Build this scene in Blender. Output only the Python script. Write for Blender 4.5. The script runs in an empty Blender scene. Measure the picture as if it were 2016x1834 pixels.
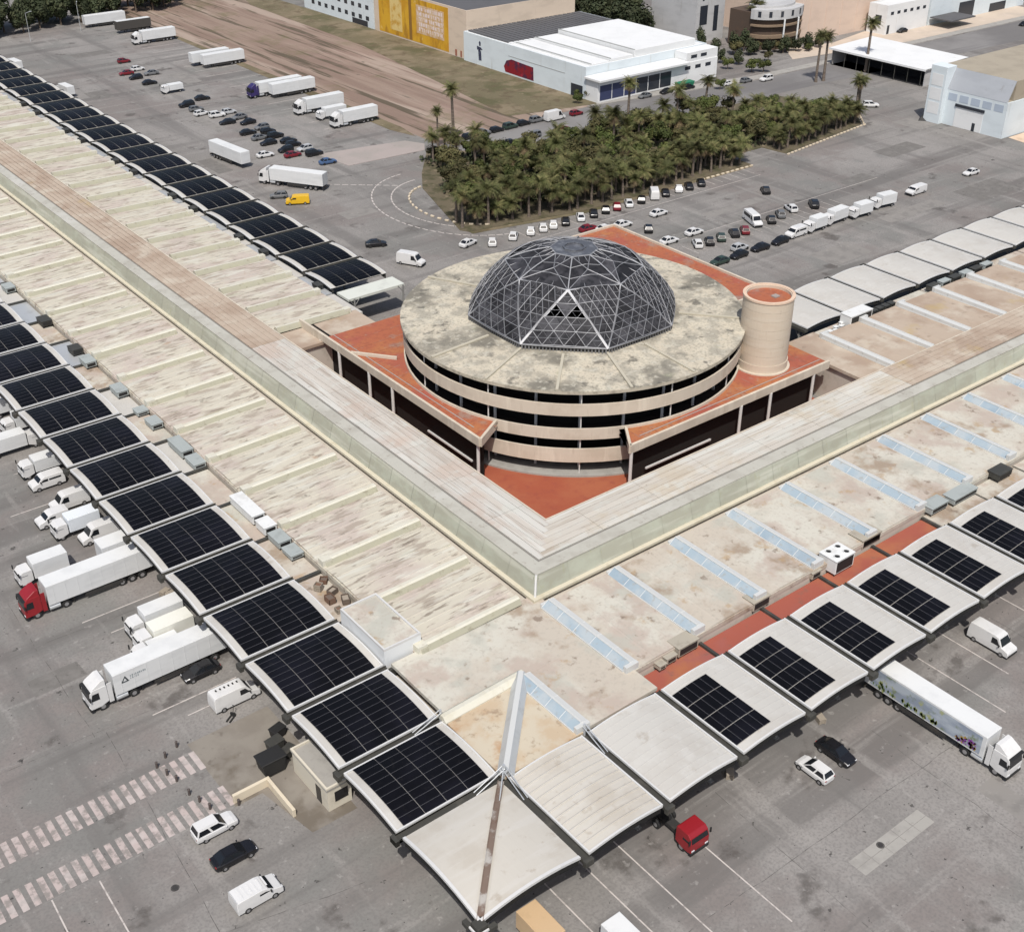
import bpy, bmesh, math, random
from mathutils import Vector, Matrix
random.seed(7)
PI = math.pi
S = bpy.context.scene
COL = S.collection

# ------------------------------------------------------------------ camera
cd = bpy.data.cameras.new('camera'); cam = bpy.data.objects.new('camera', cd); COL.objects.link(cam)
cam.location = (-39.52, -55.0, 92.9)
pitch, yaw = 0.5512, 0.9072
cam.rotation_euler = (PI/2 - pitch, 0, yaw - PI/2)
cd.sensor_width = 36.0; cd.lens = 36.0*2417.6/2016.0
cd.clip_start = 1.0; cd.clip_end = 3000
S.camera = cam
# ------------------------------------------------------------------ sky and sun
SUN_AZ = (-0.64, -0.77); SUN_EL = math.radians(57)
w = bpy.data.worlds.new('World'); S.world = w; w.use_nodes = True
nt = w.node_tree; bg = nt.nodes['Background']; sky = nt.nodes.new('ShaderNodeTexSky')
sky.sky_type = 'NISHITA'; sky.sun_disc = False; sky.sun_elevation = SUN_EL
sky.sun_rotation = math.atan2(SUN_AZ[0], SUN_AZ[1])
sky.air_density = 1.0; sky.dust_density = 3.0; sky.ozone_density = 1.0
nt.links.new(sky.outputs[0], bg.inputs[0]); bg.inputs[1].default_value = 0.105
sd = bpy.data.lights.new('sun', 'SUN'); sd.energy = 3.75; sd.angle = math.radians(0.6); sd.color = (1.0, 0.955, 0.89)
sun = bpy.data.objects.new('sun', sd); COL.objects.link(sun)
dv = Vector((-SUN_AZ[0]*math.cos(SUN_EL), -SUN_AZ[1]*math.cos(SUN_EL), -math.sin(SUN_EL)))
sun.rotation_euler = dv.to_track_quat('-Z', 'Y').to_euler(); sun.location = (-120, -60, 150)
S.view_settings.view_transform = 'Standard'; S.view_settings.look = 'None'
S.view_settings.exposure = 0.08; S.view_settings.gamma = 1.0
S.render.resolution_x = 1024; S.render.resolution_y = 931

# ------------------------------------------------------------------ materials
MATS = {}
def mat(name, col, rough=0.75, metal=0.0, layers=(), bump=None, coord='pos', spec=0.35, vary=0.0):
    """layers: (colour, scale xyz or float, lo, hi, amount, detail) noise-mixed one over the other"""
    if name in MATS: return MATS[name]
    m = bpy.data.materials.new(name); m.use_nodes = True; MATS[name] = m
    t = m.node_tree; b = t.nodes['Principled BSDF']
    b.inputs['Roughness'].default_value = rough; b.inputs['Metallic'].default_value = metal
    b.inputs['Specular IOR Level'].default_value = spec
    if coord == 'pos':
        g = t.nodes.new('ShaderNodeNewGeometry'); pos = g.outputs['Position']
    else:
        g = t.nodes.new('ShaderNodeTexCoord'); pos = g.outputs['Object']
    rgb = t.nodes.new('ShaderNodeRGB'); rgb.outputs[0].default_value = (*col, 1); cur = rgb.outputs[0]
    def noise(scale, detail, rough_=0.6, off=0.0):
        mp = t.nodes.new('ShaderNodeMapping'); t.links.new(pos, mp.inputs[0])
        if not isinstance(scale, (tuple, list)): scale = (scale,)*3
        mp.inputs['Scale'].default_value = scale; mp.inputs['Location'].default_value = (off, off*1.7, off*.6)
        n = t.nodes.new('ShaderNodeTexNoise'); t.links.new(mp.outputs[0], n.inputs['Vector'])
        n.inputs['Scale'].default_value = 1.0; n.inputs['Detail'].default_value = detail
        n.inputs['Roughness'].default_value = rough_
        return n.outputs['Fac']
    for i, L in enumerate(layers):
        c, sc, lo, hi, amt = L[:5]; det = L[5] if len(L) > 5 else 4
        f = noise(sc, det, off=3.7*i)
        mr = t.nodes.new('ShaderNodeMapRange'); mr.interpolation_type = 'SMOOTHSTEP'
        t.links.new(f, mr.inputs['Value'])
        mr.inputs['From Min'].default_value = lo; mr.inputs['From Max'].default_value = hi
        mr.inputs['To Max'].default_value = amt
        mx = t.nodes.new('ShaderNodeMix'); mx.data_type = 'RGBA'
        t.links.new(mr.outputs[0], mx.inputs['Factor']); t.links.new(cur, mx.inputs['A'])
        mx.inputs['B'].default_value = (*c, 1); cur = mx.outputs['Result']
    if vary:
        oi = t.nodes.new('ShaderNodeObjectInfo'); hs = t.nodes.new('ShaderNodeHueSaturation')
        mr = t.nodes.new('ShaderNodeMapRange'); t.links.new(oi.outputs['Random'], mr.inputs['Value'])
        mr.inputs['To Min'].default_value = 1-vary; mr.inputs['To Max'].default_value = 1+vary
        t.links.new(mr.outputs[0], hs.inputs['Value']); t.links.new(cur, hs.inputs['Color']); cur = hs.outputs[0]
    t.links.new(cur, b.inputs['Base Color'])
    if bump:
        f = noise(bump[0], 5); bp = t.nodes.new('ShaderNodeBump'); bp.inputs['Strength'].default_value = bump[1]
        bp.inputs['Distance'].default_value = bump[2] if len(bump) > 2 else 0.05
        t.links.new(f, bp.inputs['Height']); t.links.new(bp.outputs[0], b.inputs['Normal'])
    return m

ASPH = mat('asphalt', (0.208, 0.198, 0.186), .9, layers=[
    ((0.263, 0.249, 0.235), .022, .42, .58, .9, 6), ((0.193, 0.171, 0.160), .045, .48, .60, .85, 7), ((0.175, 0.175, 0.164), .07, .52, .64, .7, 7),
    ((0.117, 0.110, 0.104), (.010, .16, 1), .50, .64, .65, 6), ((0.128, 0.121, 0.115), (.15, .009, 1), .52, .66, .60, 6),
    ((0.292, 0.278, 0.261), (.30, .035, 1), .57, .68, .50, 6), ((0.292, 0.278, 0.261), (.02, .5, 1), .59, .68, .45, 6), ((0.082, 0.073, 0.067), .16, .60, .69, .80, 7),
    ((0.041, 0.038, 0.035), .55, .675, .72, .9, 4), ((0.338, 0.324, 0.306), .9, .60, .70, .5, 6), ((0.140, 0.133, 0.127), 3.5, .42, .66, .5, 5), ((0.035, 0.032, 0.032), 1.7, .72, .75, .8, 2)],
    bump=(6, .35, .02))
ASPH2 = mat('asphalt_road', (0.149, 0.143, 0.140), .9, layers=[((0.231, 0.224, 0.218), .03, .4, .65, .8, 5),
    ((0.132, 0.125, 0.124), (.02, .25, 1), .5, .68, .6, 4), ((0.264, 0.258, 0.253), .6, .62, .74, .3, 4)])
PINKC = mat('pink_concrete', (0.336, 0.292, 0.272), .9, layers=[((0.288, 0.264, 0.240), .12, .4, .65, .8, 5), ((0.224, 0.200, 0.176), .5, .6, .75, .4)])
CONC = mat('concrete', (0.320, 0.308, 0.284), .88, layers=[((0.240, 0.228, 0.212), .5, .45, .7, .7, 6), ((0.160, 0.148, 0.136), 1.3, .6, .75, .5)], bump=(4, .2))
WHITEP = mat('white_marking', (0.496, 0.456, 0.424), .85, layers=[((0.240, 0.216, 0.204), 1.4, .48, .66, .75, 6)])
ZEBRA = mat('zebra_paint', (.42, .355, .335), .88, layers=[((.20, .185, .17), 1.1, .44, .60, .80, 7), ((.47, .42, .40), .25, .48, .62, .7, 5), ((.21, .195, .18), .18, .54, .66, .75, 6)])
DIRT = mat('bare_earth', (.255, .19, .15), .95, layers=[((.20, .14, .11), (.18, .012, 1), .44, .58, .85, 5),
    ((.345, .275, .225), (.14, .010, 1), .50, .62, .85, 5), ((.085, .068, .045), (.42, .022, 1), .53, .61, .90, 6), ((.30, .21, .175), .02, .5, .65, .5, 4),
    ((.13, .12, .055), .03, .55, .66, .7, 6), ((.09, .075, .05), .25, .64, .72, .6, 5)], bump=(.5, .6, .4))
GRASS = mat('dry_grass_ground', (.135, .115, .068), .95, layers=[((.20, .16, .105), .06, .42, .60, .9, 7), ((.085, .08, .038), .08, .50, .62, .85, 7), ((.10, .075, .045), .25, .52, .66, .8, 6),
    ((.30, .245, .17), .5, .62, .75, .6, 5)], bump=(1.2, .7, .3))
SOIL = mat('grove_soil', (.12, .10, .065), .95, layers=[((.06, .058, .028), .25, .45, .62, .85, 5), ((.27, .215, .15), .4, .58, .72, .6)], bump=(2, .6, .2))
TERRA = mat('terracotta_floor', (.345, .108, .055), .85, layers=[((.38, .155, .062), .09, .42, .60, .85, 6), ((.31, .080, .062), .13, .48, .62, .75, 6),
    ((.26, .20, .165), .20, .56, .68, .70, 8), ((.30, .25, .21), .6, .60, .70, .55, 8), ((.24, .072, .045), 1.4, .48, .66, .55, 6), ((.16, .09, .065), .4, .63, .72, .5, 7)])
REDPAVE = mat('red_paving', (0.295, 0.076, 0.040), .85, layers=[((0.331, 0.108, 0.054), .12, .4, .65, .8, 5), ((0.238, 0.058, 0.040), .6, .5, .72, .6, 5)])
REDSTRIP = mat('red_waterproofing', (0.306, 0.085, 0.058), .8, layers=[((0.357, 0.132, 0.064), .09, .42, .6, .9, 4), ((0.289, 0.098, 0.085), .16, .5, .66, .8, 4),
    ((0.187, 0.102, 0.076), .6, .6, .72, .6, 6)])
CREAM = mat('cream_roof', (0.494, 0.462, 0.383), .78, layers=[((0.437, 0.373, 0.331), .11, .46, .60, .80, 6), ((0.312, 0.263, 0.215), (.22, .8, 1), .51, .61, .75, 7),
    ((0.192, 0.158, 0.126), (.35, 1.7, 1), .56, .65, .80, 7), ((0.551, 0.541, 0.473), (.15, .9, 1), .54, .64, .7, 5), ((0.354, 0.347, 0.252), (.08, .35, 1), .60, .70, .55, 5), ((0.156, 0.131, 0.105), .55, .64, .72, .65, 7), ((0.354, 0.231, 0.158), .35, .66, .73, .5, 6)])
CREAM2 = mat('cream_roof_cross', (0.488, 0.451, 0.351), .75, layers=[((0.444, 0.370, 0.326), (.35, .05, 1), .46, .62, .75, 5), ((0.281, 0.229, 0.178), (1.3, .10, 1), .55, .68, .7, 6)])
BEIGE = mat('beige_roof', (.455, .410, .345), .78, layers=[((.52, .505, .44), .10, .42, .58, .85, 6), ((.405, .335, .285), .16, .47, .60, .80, 6), ((.39, .39, .34), .14, .53, .64, .7, 6),
    ((.275, .205, .145), .13, .555, .66, .80, 7), ((.175, .130, .095), .50, .60, .69, .75, 7), ((.36, .25, .14), .30, .59, .68, .65, 6), ((.36, .325, .275), 2.2, .50, .70, .55, 5)])
BROWNR = mat('brown_stained_roof', (0.416, 0.340, 0.268), .8, layers=[((0.328, 0.248, 0.188), .13, .42, .62, .85, 6), ((0.496, 0.440, 0.360), .2, .5, .68, .75, 6),
    ((0.400, 0.300, 0.144), .10, .58, .70, .7, 5), ((0.208, 0.156, 0.120), .55, .6, .72, .6, 6)])
RIDGE = mat('ridge_cream', (.56,.545,.465), .65, layers=[((0.484, 0.452, 0.351), .5, .45, .7, .6, 5), ((0.351, 0.312, 0.234), 1.7, .6, .75, .5, 5)])
FLASH = mat('yellow_flashing', (.54,.50,.39), .7, layers=[((0.429, 0.382, 0.273), .6, .5, .72, .6, 5)])
CLER = mat('clerestory_panel', (.335, .335, .272), .45, layers=[((.40, .42, .345), (.3, .3, .6), .42, .65, .7, 5), ((.52, .52, .45), (.05, .05, 1), .5, .65, .6, 3), ((.33, .33, .22), (1.2, 1.2, .3), .58, .72, .55, 5)], vary=.05)
PLANKL = mat('nave_sheet_left', (0.475, 0.442, 0.394), .78, layers=[((0.540, 0.532, 0.493), (.5, .03, 1), .45, .60, .85, 6), ((0.356, 0.308, 0.261), (1.2, .06, 1), .52, .64, .75, 7),
    ((0.454, 0.364, 0.302), .10, .50, .64, .65, 6), ((0.508, 0.510, 0.464), .35, .52, .66, .6, 6), ((0.248, 0.202, 0.162), (2.0, .14, 1), .60, .70, .65, 7), ((0.216, 0.185, 0.151), .9, .64, .72, .5, 7)], vary=.05)
PLANKR = mat('nave_sheet_right', (0.486, 0.454, 0.400), .78, layers=[((0.540, 0.532, 0.487), (.03, .5, 1), .45, .60, .85, 6), ((0.367, 0.314, 0.249), (.06, 1.2, 1), .52, .64, .75, 7),
    ((0.454, 0.386, 0.290), .10, .50, .64, .65, 6), ((0.508, 0.510, 0.464), .35, .52, .66, .6, 6), ((0.248, 0.202, 0.162), (.14, 2.0, 1), .60, .70, .65, 7), ((0.216, 0.185, 0.151), .9, .64, .72, .5, 7)], vary=.05)
CAN = mat('canopy_sheet', (.475, .462, .43), .65, layers=[((.43, .41, .375), .18, .45, .65, .8, 6), ((.51, .50, .47), (.5, .5, 1), .5, .66, .6, 5), ((.33, .29, .24), .35, .62, .72, .55, 7), ((.27, .23, .19), 1.1, .66, .75, .5, 6)])
CANW = mat('canopy_trim', (.56, .56, .55), .5, layers=[((0.510, 0.510, 0.510), .5, .5, .72, .6, 5)])
DARKST = mat('dark_steel', (.055, .055, .05), .6, .2, layers=[((.11, .10, .085), .6, .5, .7, .6, 5)])
GUT = mat('gutter_grey', (.045, .044, .038), .7, layers=[((.085, .08, .068), .5, .5, .7, .7, 5)])
STEEL = mat('painted_steel', (.62, .62, .60), .5, .1)
GALV = mat('galvanised_sheet', (.56, .58, .59), .4, .45, layers=[((.45, .46, .46), .6, .5, .7, .6, 5)])
RUSTG = mat('rusty_gutter', (.17, .125, .10), .7, layers=[((.40, .385, .36), .5, .48, .62, .9, 5), ((.13, .08, .055), 1.2, .5, .7, .8, 5)])
PV = mat('solar_cell', (.0045, .0046, .006), .42, 0, layers=[((.008, .008, .012), .13, .45, .65, .9, 3), ((.016, .015, .015), .9, .6, .75, .5, 5)], spec=.10)
PVF = mat('panel_frame', (.085, .085, .095), .5, .2)
GLASSB = mat('skylight_glass', (.30, .37, .42), .35, 0, layers=[((.38, .42, .44), .35, .42, .62, .85, 5), ((.24, .31, .37), .16, .5, .63, .7, 5), ((.30, .28, .24), 1.2, .58, .70, .6, 5)], spec=.4)
SKW = mat('skylight_white', (.52,.53,.52), .4, 0, layers=[((0.515, 0.523, 0.515), .7, .52, .72, .6, 5)])
TAN = mat('tan_fascia', (.53, .47, .385), .78, layers=[((.46, .40, .32), .25, .45, .66, .8, 5), ((.64, .58, .48), (.6, .6, .1), .5, .68, .6, 4), ((.38, .31, .24), (2.0, 2.0, .25), .62, .74, .5, 5)])
RCONC = mat('stained_roof_concrete', (.50, .45, .355), .88, layers=[((.54, .495, .395), .18, .42, .60, .85, 6), ((.31, .29, .24), .35, .44, .60, .80, 7),
    ((.150, .140, .115), .10, .49, .63, .90, 8), ((.47, .445, .37), .75, .52, .66, .80, 7), ((.10, .094, .08), .42, .56, .68, .85, 8), ((.33, .33, .23), .5, .62, .72, .45, 5), ((.22, .205, .17), 2.6, .48, .68, .65, 6)], bump=(2, .3, .05))
TOWERM = mat('tower_render', (0.538, 0.465, 0.373), .8, layers=[((0.506, 0.423, 0.331), (.3, .3, .9), .45, .66, .7, 5), ((0.570, 0.515, 0.437), (.15, .15, 1.8), .5, .68, .5, 4), ((0.368, 0.304, 0.239), (1.4, 1.4, .25), .64, .74, .5, 5)])
DGLASS = mat('dark_glazing', (.012, .012, .014), .25, 0, spec=.4)
DOMEG = mat('smoked_dome_glass', (0.031, 0.031, 0.035), .50, 0, layers=[((0.058, 0.058, 0.065), .35, .45, .62, .85, 5), ((0.015, 0.016, 0.019), .8, .5, .66, .85, 5)], spec=.07, vary=.40)
DOMEC = mat('dome_tube', (.25, .255, .27), .5, .2, layers=[((.15, .155, .17), .7, .45, .7, .7, 5)])
DOMEW = mat('dome_main_tube', (.36, .365, .375), .45, .2, layers=[((.42, .43, .46), .5, .45, .7, .7, 5)])
BLACK = mat('black_plastic', (.02, .02, .02), .6)
TYRE = mat('tyre_rubber', (.022, .022, .022), .85)
RIM = mat('wheel_rim', (.38, .38, .39), .4, .6)
WGLASS = mat('vehicle_glass', (.012, .014, .017), .12, 0, spec=.5)
LAMP = mat('headlamp', (.62, .63, .65), .2, 0, spec=.6)
TAIL = mat('tail_lamp', (.30, .02, .02), .3)
CHASS = mat('chassis', (.035, .034, .033), .7, layers=[((.07, .06, .05), .8, .5, .7, .6)])
def paint(nm, c, r=.32): return mat('paint_'+nm, c, r, 0, layers=[((c[0]*.85, c[1]*.85, c[2]*.84), .9, .5, .72, .5, 4)], spec=.5)
PAINT = {'white': paint('white', (.61, .61, .605)), 'black': paint('black', (.012, .012, .014), .25), 'grey': paint('grey', (.14, .145, .15)), 'silver': paint('silver', (.42, .43, .44)),
         'red': paint('red', (.25, .014, .02)), 'dark red': paint('darkred', (.16, .012, .02)), 'yellow': paint('yellow', (.66, .40, .02)), 'blue': paint('blue', (.06, .11, .22)),
         'navy': paint('navy', (.035, .025, .11)), 'dark green': paint('green', (.03, .05, .04)), 'tan': paint('tan', (.52, .37, .22))}
TRAIL = mat('trailer_box', (.62, .632, .635), .4, 0, layers=[((.54, .552, .556), (.25, .25, 1.1), .45, .68, .7, 5), ((.56, .56, .55), (1.2, 1.2, .3), .6, .75, .5, 5)])
TRAILR = mat('trailer_roof', (.64, .65, .645), .45, 0, layers=[((.55, .56, .56), .4, .45, .68, .6, 5)])

# ------------------------------------------------------------------ mesh builder
class MB:
    def __init__(s): s.v = []; s.f = []; s.m = []
    def quad(s, pts, m=0):
        n = len(s.v); s.v += [tuple(p) for p in pts]; s.f.append(tuple(range(n, n+len(pts)))); s.m.append(m); return s
    def box(s, x0, x1, y0, y1, z0, z1, m=0, bottom=True):
        n = len(s.v)
        s.v += [(x0,y0,z0),(x1,y0,z0),(x1,y1,z0),(x0,y1,z0),(x0,y0,z1),(x1,y0,z1),(x1,y1,z1),(x0,y1,z1)]
        fs = [(4,5,6,7),(0,1,5,4),(1,2,6,5),(2,3,7,6),(3,0,4,7)]
        if bottom: fs.append((3,2,1,0))
        for f in fs: s.f.append(tuple(n+i for i in f)); s.m.append(m)
        return s
    def prism(s, poly, z0, z1, m=0, mt=None, bottom=True):
        n = len(s.v); k = len(poly)
        s.v += [(x,y,z0) for x,y in poly] + [(x,y,z1) for x,y in poly]
        s.f.append(tuple(n+k+i for i in range(k))); s.m.append(m if mt is None else mt)
        if bottom: s.f.append(tuple(n+i for i in reversed(range(k)))); s.m.append(m)
        for i in range(k):
            j = (i+1) % k; s.f.append((n+i, n+j, n+k+j, n+k+i)); s.m.append(m)
        return s
    def ring(s, cx, cy, r0, r1, z0, z1, n=64, m=0, a0=0.0, a1=2*PI, closed=True):
        """solid ring between radii r0<r1"""
        b = len(s.v); cnt = n if closed else n+1
        for i in range(cnt):
            a = a0+(a1-a0)*i/n; c, q = math.cos(a), math.sin(a)
            s.v += [(cx+r0*c,cy+r0*q,z0),(cx+r1*c,cy+r1*q,z0),(cx+r1*c,cy+r1*q,z1),(cx+r0*c,cy+r0*q,z1)]
        for i in range(n):
            j = (i+1) % cnt
            for k in range(4):
                l = (k+1) % 4; s.f.append((b+4*i+k, b+4*j+k, b+4*j+l, b+4*i+l)); s.m.append(m)
        if not closed:
            s.f.append((b,b+1,b+2,b+3)); s.m.append(m); e = b+4*n; s.f.append((e+3,e+2,e+1,e)); s.m.append(m)
        return s
    def cyl(s, p0, p1, r0, r1=None, n=8, m=0, caps=True):
        p0 = Vector(p0); p1 = Vector(p1); r1 = r0 if r1 is None else r1
        d = (p1-p0).normalized(); a = Vector((0,0,1)) if abs(d.z) < .95 else Vector((1,0,0))
        u = d.cross(a).normalized(); w_ = d.cross(u); b = len(s.v)
        for p, r in ((p0,r0),(p1,r1)):
            for i in range(n):
                t = 2*PI*i/n; s.v.append(tuple(p+u*(r*math.cos(t))+w_*(r*math.sin(t))))
        for i in range(n):
            j = (i+1) % n; s.f.append((b+i,b+j,b+n+j,b+n+i)); s.m.append(m)
        if caps:
            s.f.append(tuple(b+i for i in reversed(range(n)))); s.m.append(m)
            s.f.append(tuple(b+n+i for i in range(n))); s.m.append(m)
        return s
    def mesh(s, name, mats, bevel=0.0, smooth=False, seg=1):
        me = bpy.data.meshes.new(name); me.from_pydata(s.v, [], s.f)
        for mt in (mats if isinstance(mats, (list, tuple)) else [mats]): me.materials.append(mt)
        me.polygons.foreach_set('material_index', s.m)
        bm = bmesh.new(); bm.from_mesh(me)
        bmesh.ops.recalc_face_normals(bm, faces=bm.faces[:])
        if bevel: bmesh.ops.bevel(bm, geom=bm.edges[:], offset=bevel, segments=seg, affect='EDGES', profile=.5, clamp_overlap=True)
        bm.to_mesh(me); bm.free()
        if smooth: me.polygons.foreach_set('use_smooth', [True]*len(me.polygons))
        me.update(); return me
def ob(name, me, parent=None, loc=(0,0,0), rz=0.0, label=None, cat=None, group=None, kind=None, rot=None):
    o = bpy.data.objects.new(name, me); COL.objects.link(o)
    o.location = loc; o.rotation_euler = rot if rot is not None else (0,0,rz)
    if parent is not None: o.parent = parent
    if label: o['label'] = label
    if cat: o['category'] = cat
    if group: o['group'] = group
    if kind: o['kind'] = kind
    return o
def thing(name, label, cat, loc=(0,0,0), rz=0.0, group=None):
    return ob(name, None, None, loc, rz, label, cat, group)
_U = ['first','second','third','fourth','fifth','sixth','seventh','eighth','ninth','tenth','eleventh','twelfth','thirteenth','fourteenth','fifteenth','sixteenth','seventeenth','eighteenth','nineteenth']
ORD = _U + [t if not u else t[:-4]+'y-'+_U[u-1] for t in ('twentieth','thirtieth','fortieth','fiftieth','sixtieth') for u in range(10)]
def sheet(name, poly, z, m, parent=None, th=0.0):
    mb = MB()
    if th: mb.prism(poly, z-th, z, bottom=False)
    else: mb.quad([(x,y,z) for x,y in poly])
    me = mb.mesh(name, m)
    if not th:
        for p in me.polygons:
            if p.normal.z < 0: p.flip()
    return ob(name, me, parent, kind=None if parent else 'structure')

# ------------------------------------------------------------------ ground
sheet('ground', [(-500,-400),(1500,-400),(1500,1500),(-500,1500)], 0.0, ASPH)
sheet('red_plaza', [(40,40),(104,40),(104,73),(117,73),(117,113),(73,113),(73,104),(40,104)], .012, REDPAVE)
sheet('dirt_field', [(134,181),(141,199),(187,200),(187,460),(120,460),(128,392),(134,352)], .02, DIRT)
sheet('grass_verge', [(163,206),(176,203),(191,200.5),(192,330),(190,420),(178,380),(176,300),(168,240)], .045, GRASS)
sheet('grass_bank', [(132.6,350),(134.6,350),(135.0,215),(133.4,206),(131.2,215)], .045, GRASS)
sheet('grove_ground', [(103,145),(104,143.3),(131,138),(184,137.5),(184,145),(196,145),(197,138),(232,142.6),(238,149),(236,176),(150,179),(128,193.5),(118,181),(112,172)], .10, SOIL, th=.12)
sheet('grove_lawn', [(104,141.8),(131,136.6),(183,136.2),(184,137.4),(131,137.9),(104,143.2)], .05, GRASS)
sheet('pink_island', [(105.6,208.6),(129,204.6),(131.5,199.5),(128.6,195.2),(107.2,196.2)], .10, PINKC, th=.11)
sheet('street', [(128,193.8),(150,180),(236,177),(420,169),(560,165),(560,187),(420,188.5),(320,189.5),(243,190.5),(186,199.5),(141,198.5)], .03, ASPH2)
sheet('pavement_strip', [(186,200.2),(243,191.2),(320,190.3),(420,189.2),(560,188),(560,191.5),(420,192.5),(320,193.5),(246,194.5),(224,199),(190,200.4)], .14, CONC, th=.14)
sheet('pale_yard', [(272,201),(320,193.8),(400,193),(400,215),(320,212),(300,208),(281,212)], .05, mat('pale_yard', (.50,.42,.34), .9, layers=[((.42,.36,.30), .1, .45,.65,.8,5), ((.55,.46,.39), .3,.5,.7,.6,5)]))
sheet('grass_median', [(300,168.2),(380,165),(380,163.4),(300,166)], .05, GRASS)
sheet('sandy_lot', [(252,112),(262,112),(285,96),(262,88),(250,100)], .04, mat('sand', (.56,.43,.32), .95, layers=[((.42,.31,.22), .4, .5,.7,.7,6), ((.64,.54,.43), .2,.5,.66,.7,5)]))
sheet('tan_rear_lot', [(262,140),(420,140),(420,163),(300,165),(272,150)], .03, mat('tan_lot', (.36,.315,.25), .9, layers=[((.27,.24,.20), .05,.45,.65,.8,5)]))
# dotted kerb stones round the grove
kb = MB().box(-.45,.45,-.22,.22,0,.34,0).mesh('kerb_stone', mat('kerb_stone', (.58,.50,.38), .85, layers=[((.40,.33,.25), .8,.45,.7,.7,5)]), bevel=.05)
kroot = thing('grove_kerb', 'row of pale kerb blocks edging the right half of the palm grove', 'kerb')
def line_pts(a, b, step):
    d = math.hypot(b[0]-a[0], b[1]-a[1]); n = max(1, int(d/step))
    return [(a[0]+(b[0]-a[0])*i/n, a[1]+(b[1]-a[1])*i/n) for i in range(n+1)], math.atan2(b[1]-a[1], b[0]-a[0])
for a, b in (((197,137.2),(232,141.8)), ((232,141.8),(239,149)), ((165,136.6),(183,136.6))):
    pts, ang = line_pts(a, b, 1.6)
    for x, y in pts: ob('kerb_stone', kb, kroot, (x,y,0), ang)
kroot2 = thing('island_kerb', 'curved row of pale kerb blocks around the left tip of the palm grove', 'kerb')
for i in range(22):
    a = math.radians(100+8.2*i); x, y = 113.5+10.5*math.cos(a), 158+15*math.sin(a)
    if i < 19: ob('kerb_stone', kb, kroot2, (x,y,0), a+PI/2)
# white dots, dashes of the mini roundabout
rd = thing('roundabout_marking', 'worn white dashes curving across the asphalt left of the palm grove', 'road marking'); rd['kind'] = 'structure'
dash = MB().box(-.7,.7,-.14,.14,0,.008).mesh('dash', WHITEP)
for k, (rx, ry, n) in enumerate(((15,20,30),(19,26,34))):
    for i in range(n):
        a = math.radians(95+170*i/n); ob('dash', dash, rd, (114.5+rx*math.cos(a)*.98, 160+ry*math.sin(a)*.9, .004), math.atan2(ry*math.cos(a), -rx*math.sin(a)))
for i in range(9): ob('dash', dash, rd, (96.5+1.7*i*.85, 187.5-1.25*i, .004), -.7)

# painted lines
def marks(name, label, segs, wd=.14, m=WHITEP):
    r = thing(name, label, 'road marking'); r['kind'] = 'structure'
    for x0,y0,x1,y1 in segs:
        L = math.hypot(x1-x0, y1-y0); me = MB().box(0,L,-wd/2,wd/2,0,.006).mesh('painted_line', m)
        ob('painted_line', me, r, (x0,y0,.004), math.atan2(y1-y0, x1-x0))
    return r
marks('parking_lines_right', 'thin white bay lines on the asphalt before the right canopies', [(10.3,4,10.3,-14),(14.5,4,14.5,-14),(18.7,4,18.7,-14),(25.2,3,25.2,-13.2),(64.4,4,64.4,-9.4),(70.2,4,70.2,-6),(81.9,4,81.9,-8),(88,4,88,-8),(58.9,4,58.9,-12)])
marks('parking_lines_left', 'thin pale bay lines on the asphalt before the left canopies', [(-9,47.4,1,47.4),(-6,45.0,1,45.0),(-7,63.6,1,63.6),(-9,67.5,1,67.5),(-8,95.5,1,95.5),(-4,106,1,106),(-26.5,30.2,-26.9,18),(-22.2,29.6,-22.4,20)])
marks('parking_lines_far', 'faint white bay lines in the car park behind the dome', [(112+2.6*i,132.6,112+2.6*i,137.0) for i in range(27)] + [(128+2.7*i,105.2,128+2.7*i,110.0) for i in range(20)] + [(130,112.8,200,112.8),(110,131,180,131)], .12)
marks('trailer_bay_lines', 'faint pale lines of the trailer bays beside the bare field', [(118,226+7.6*i,133,226+7.6*i) for i in range(20)], .16)
for nm, lab, y0, y1, x1 in (('zebra_crossing','far zebra crossing of pinkish stripes on the lower left asphalt',36.7,39.7,-8.2), ('zebra_crossing','near zebra crossing of pinkish stripes beside the parked white SUV',30.4,33.4,-8.0)):
    r = thing(nm, lab, 'zebra crossing'); r['kind'] = 'structure'
    st = MB().box(-.31,.31,0,y1-y0,0,.006).mesh('stripe', ZEBRA)
    for i in range(27): ob('stripe', st, r, (x1-1.09*i, y0+.02*math.sin(i*2.1), .004), .01*math.sin(i*1.7))
r = thing('concrete_patch', 'pale rectangular concrete patch in the lower right asphalt', 'patch'); r['kind'] = 'structure'
for i in range(5):
    for j in range(2):
        me = MB().box(-1.04,1.04,-.5,.5,0,.012).mesh('concrete_slab', CONC); ob('concrete_slab', me, r, (35.6+2.13*i, -13.55+1.05*j, .004))

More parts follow.
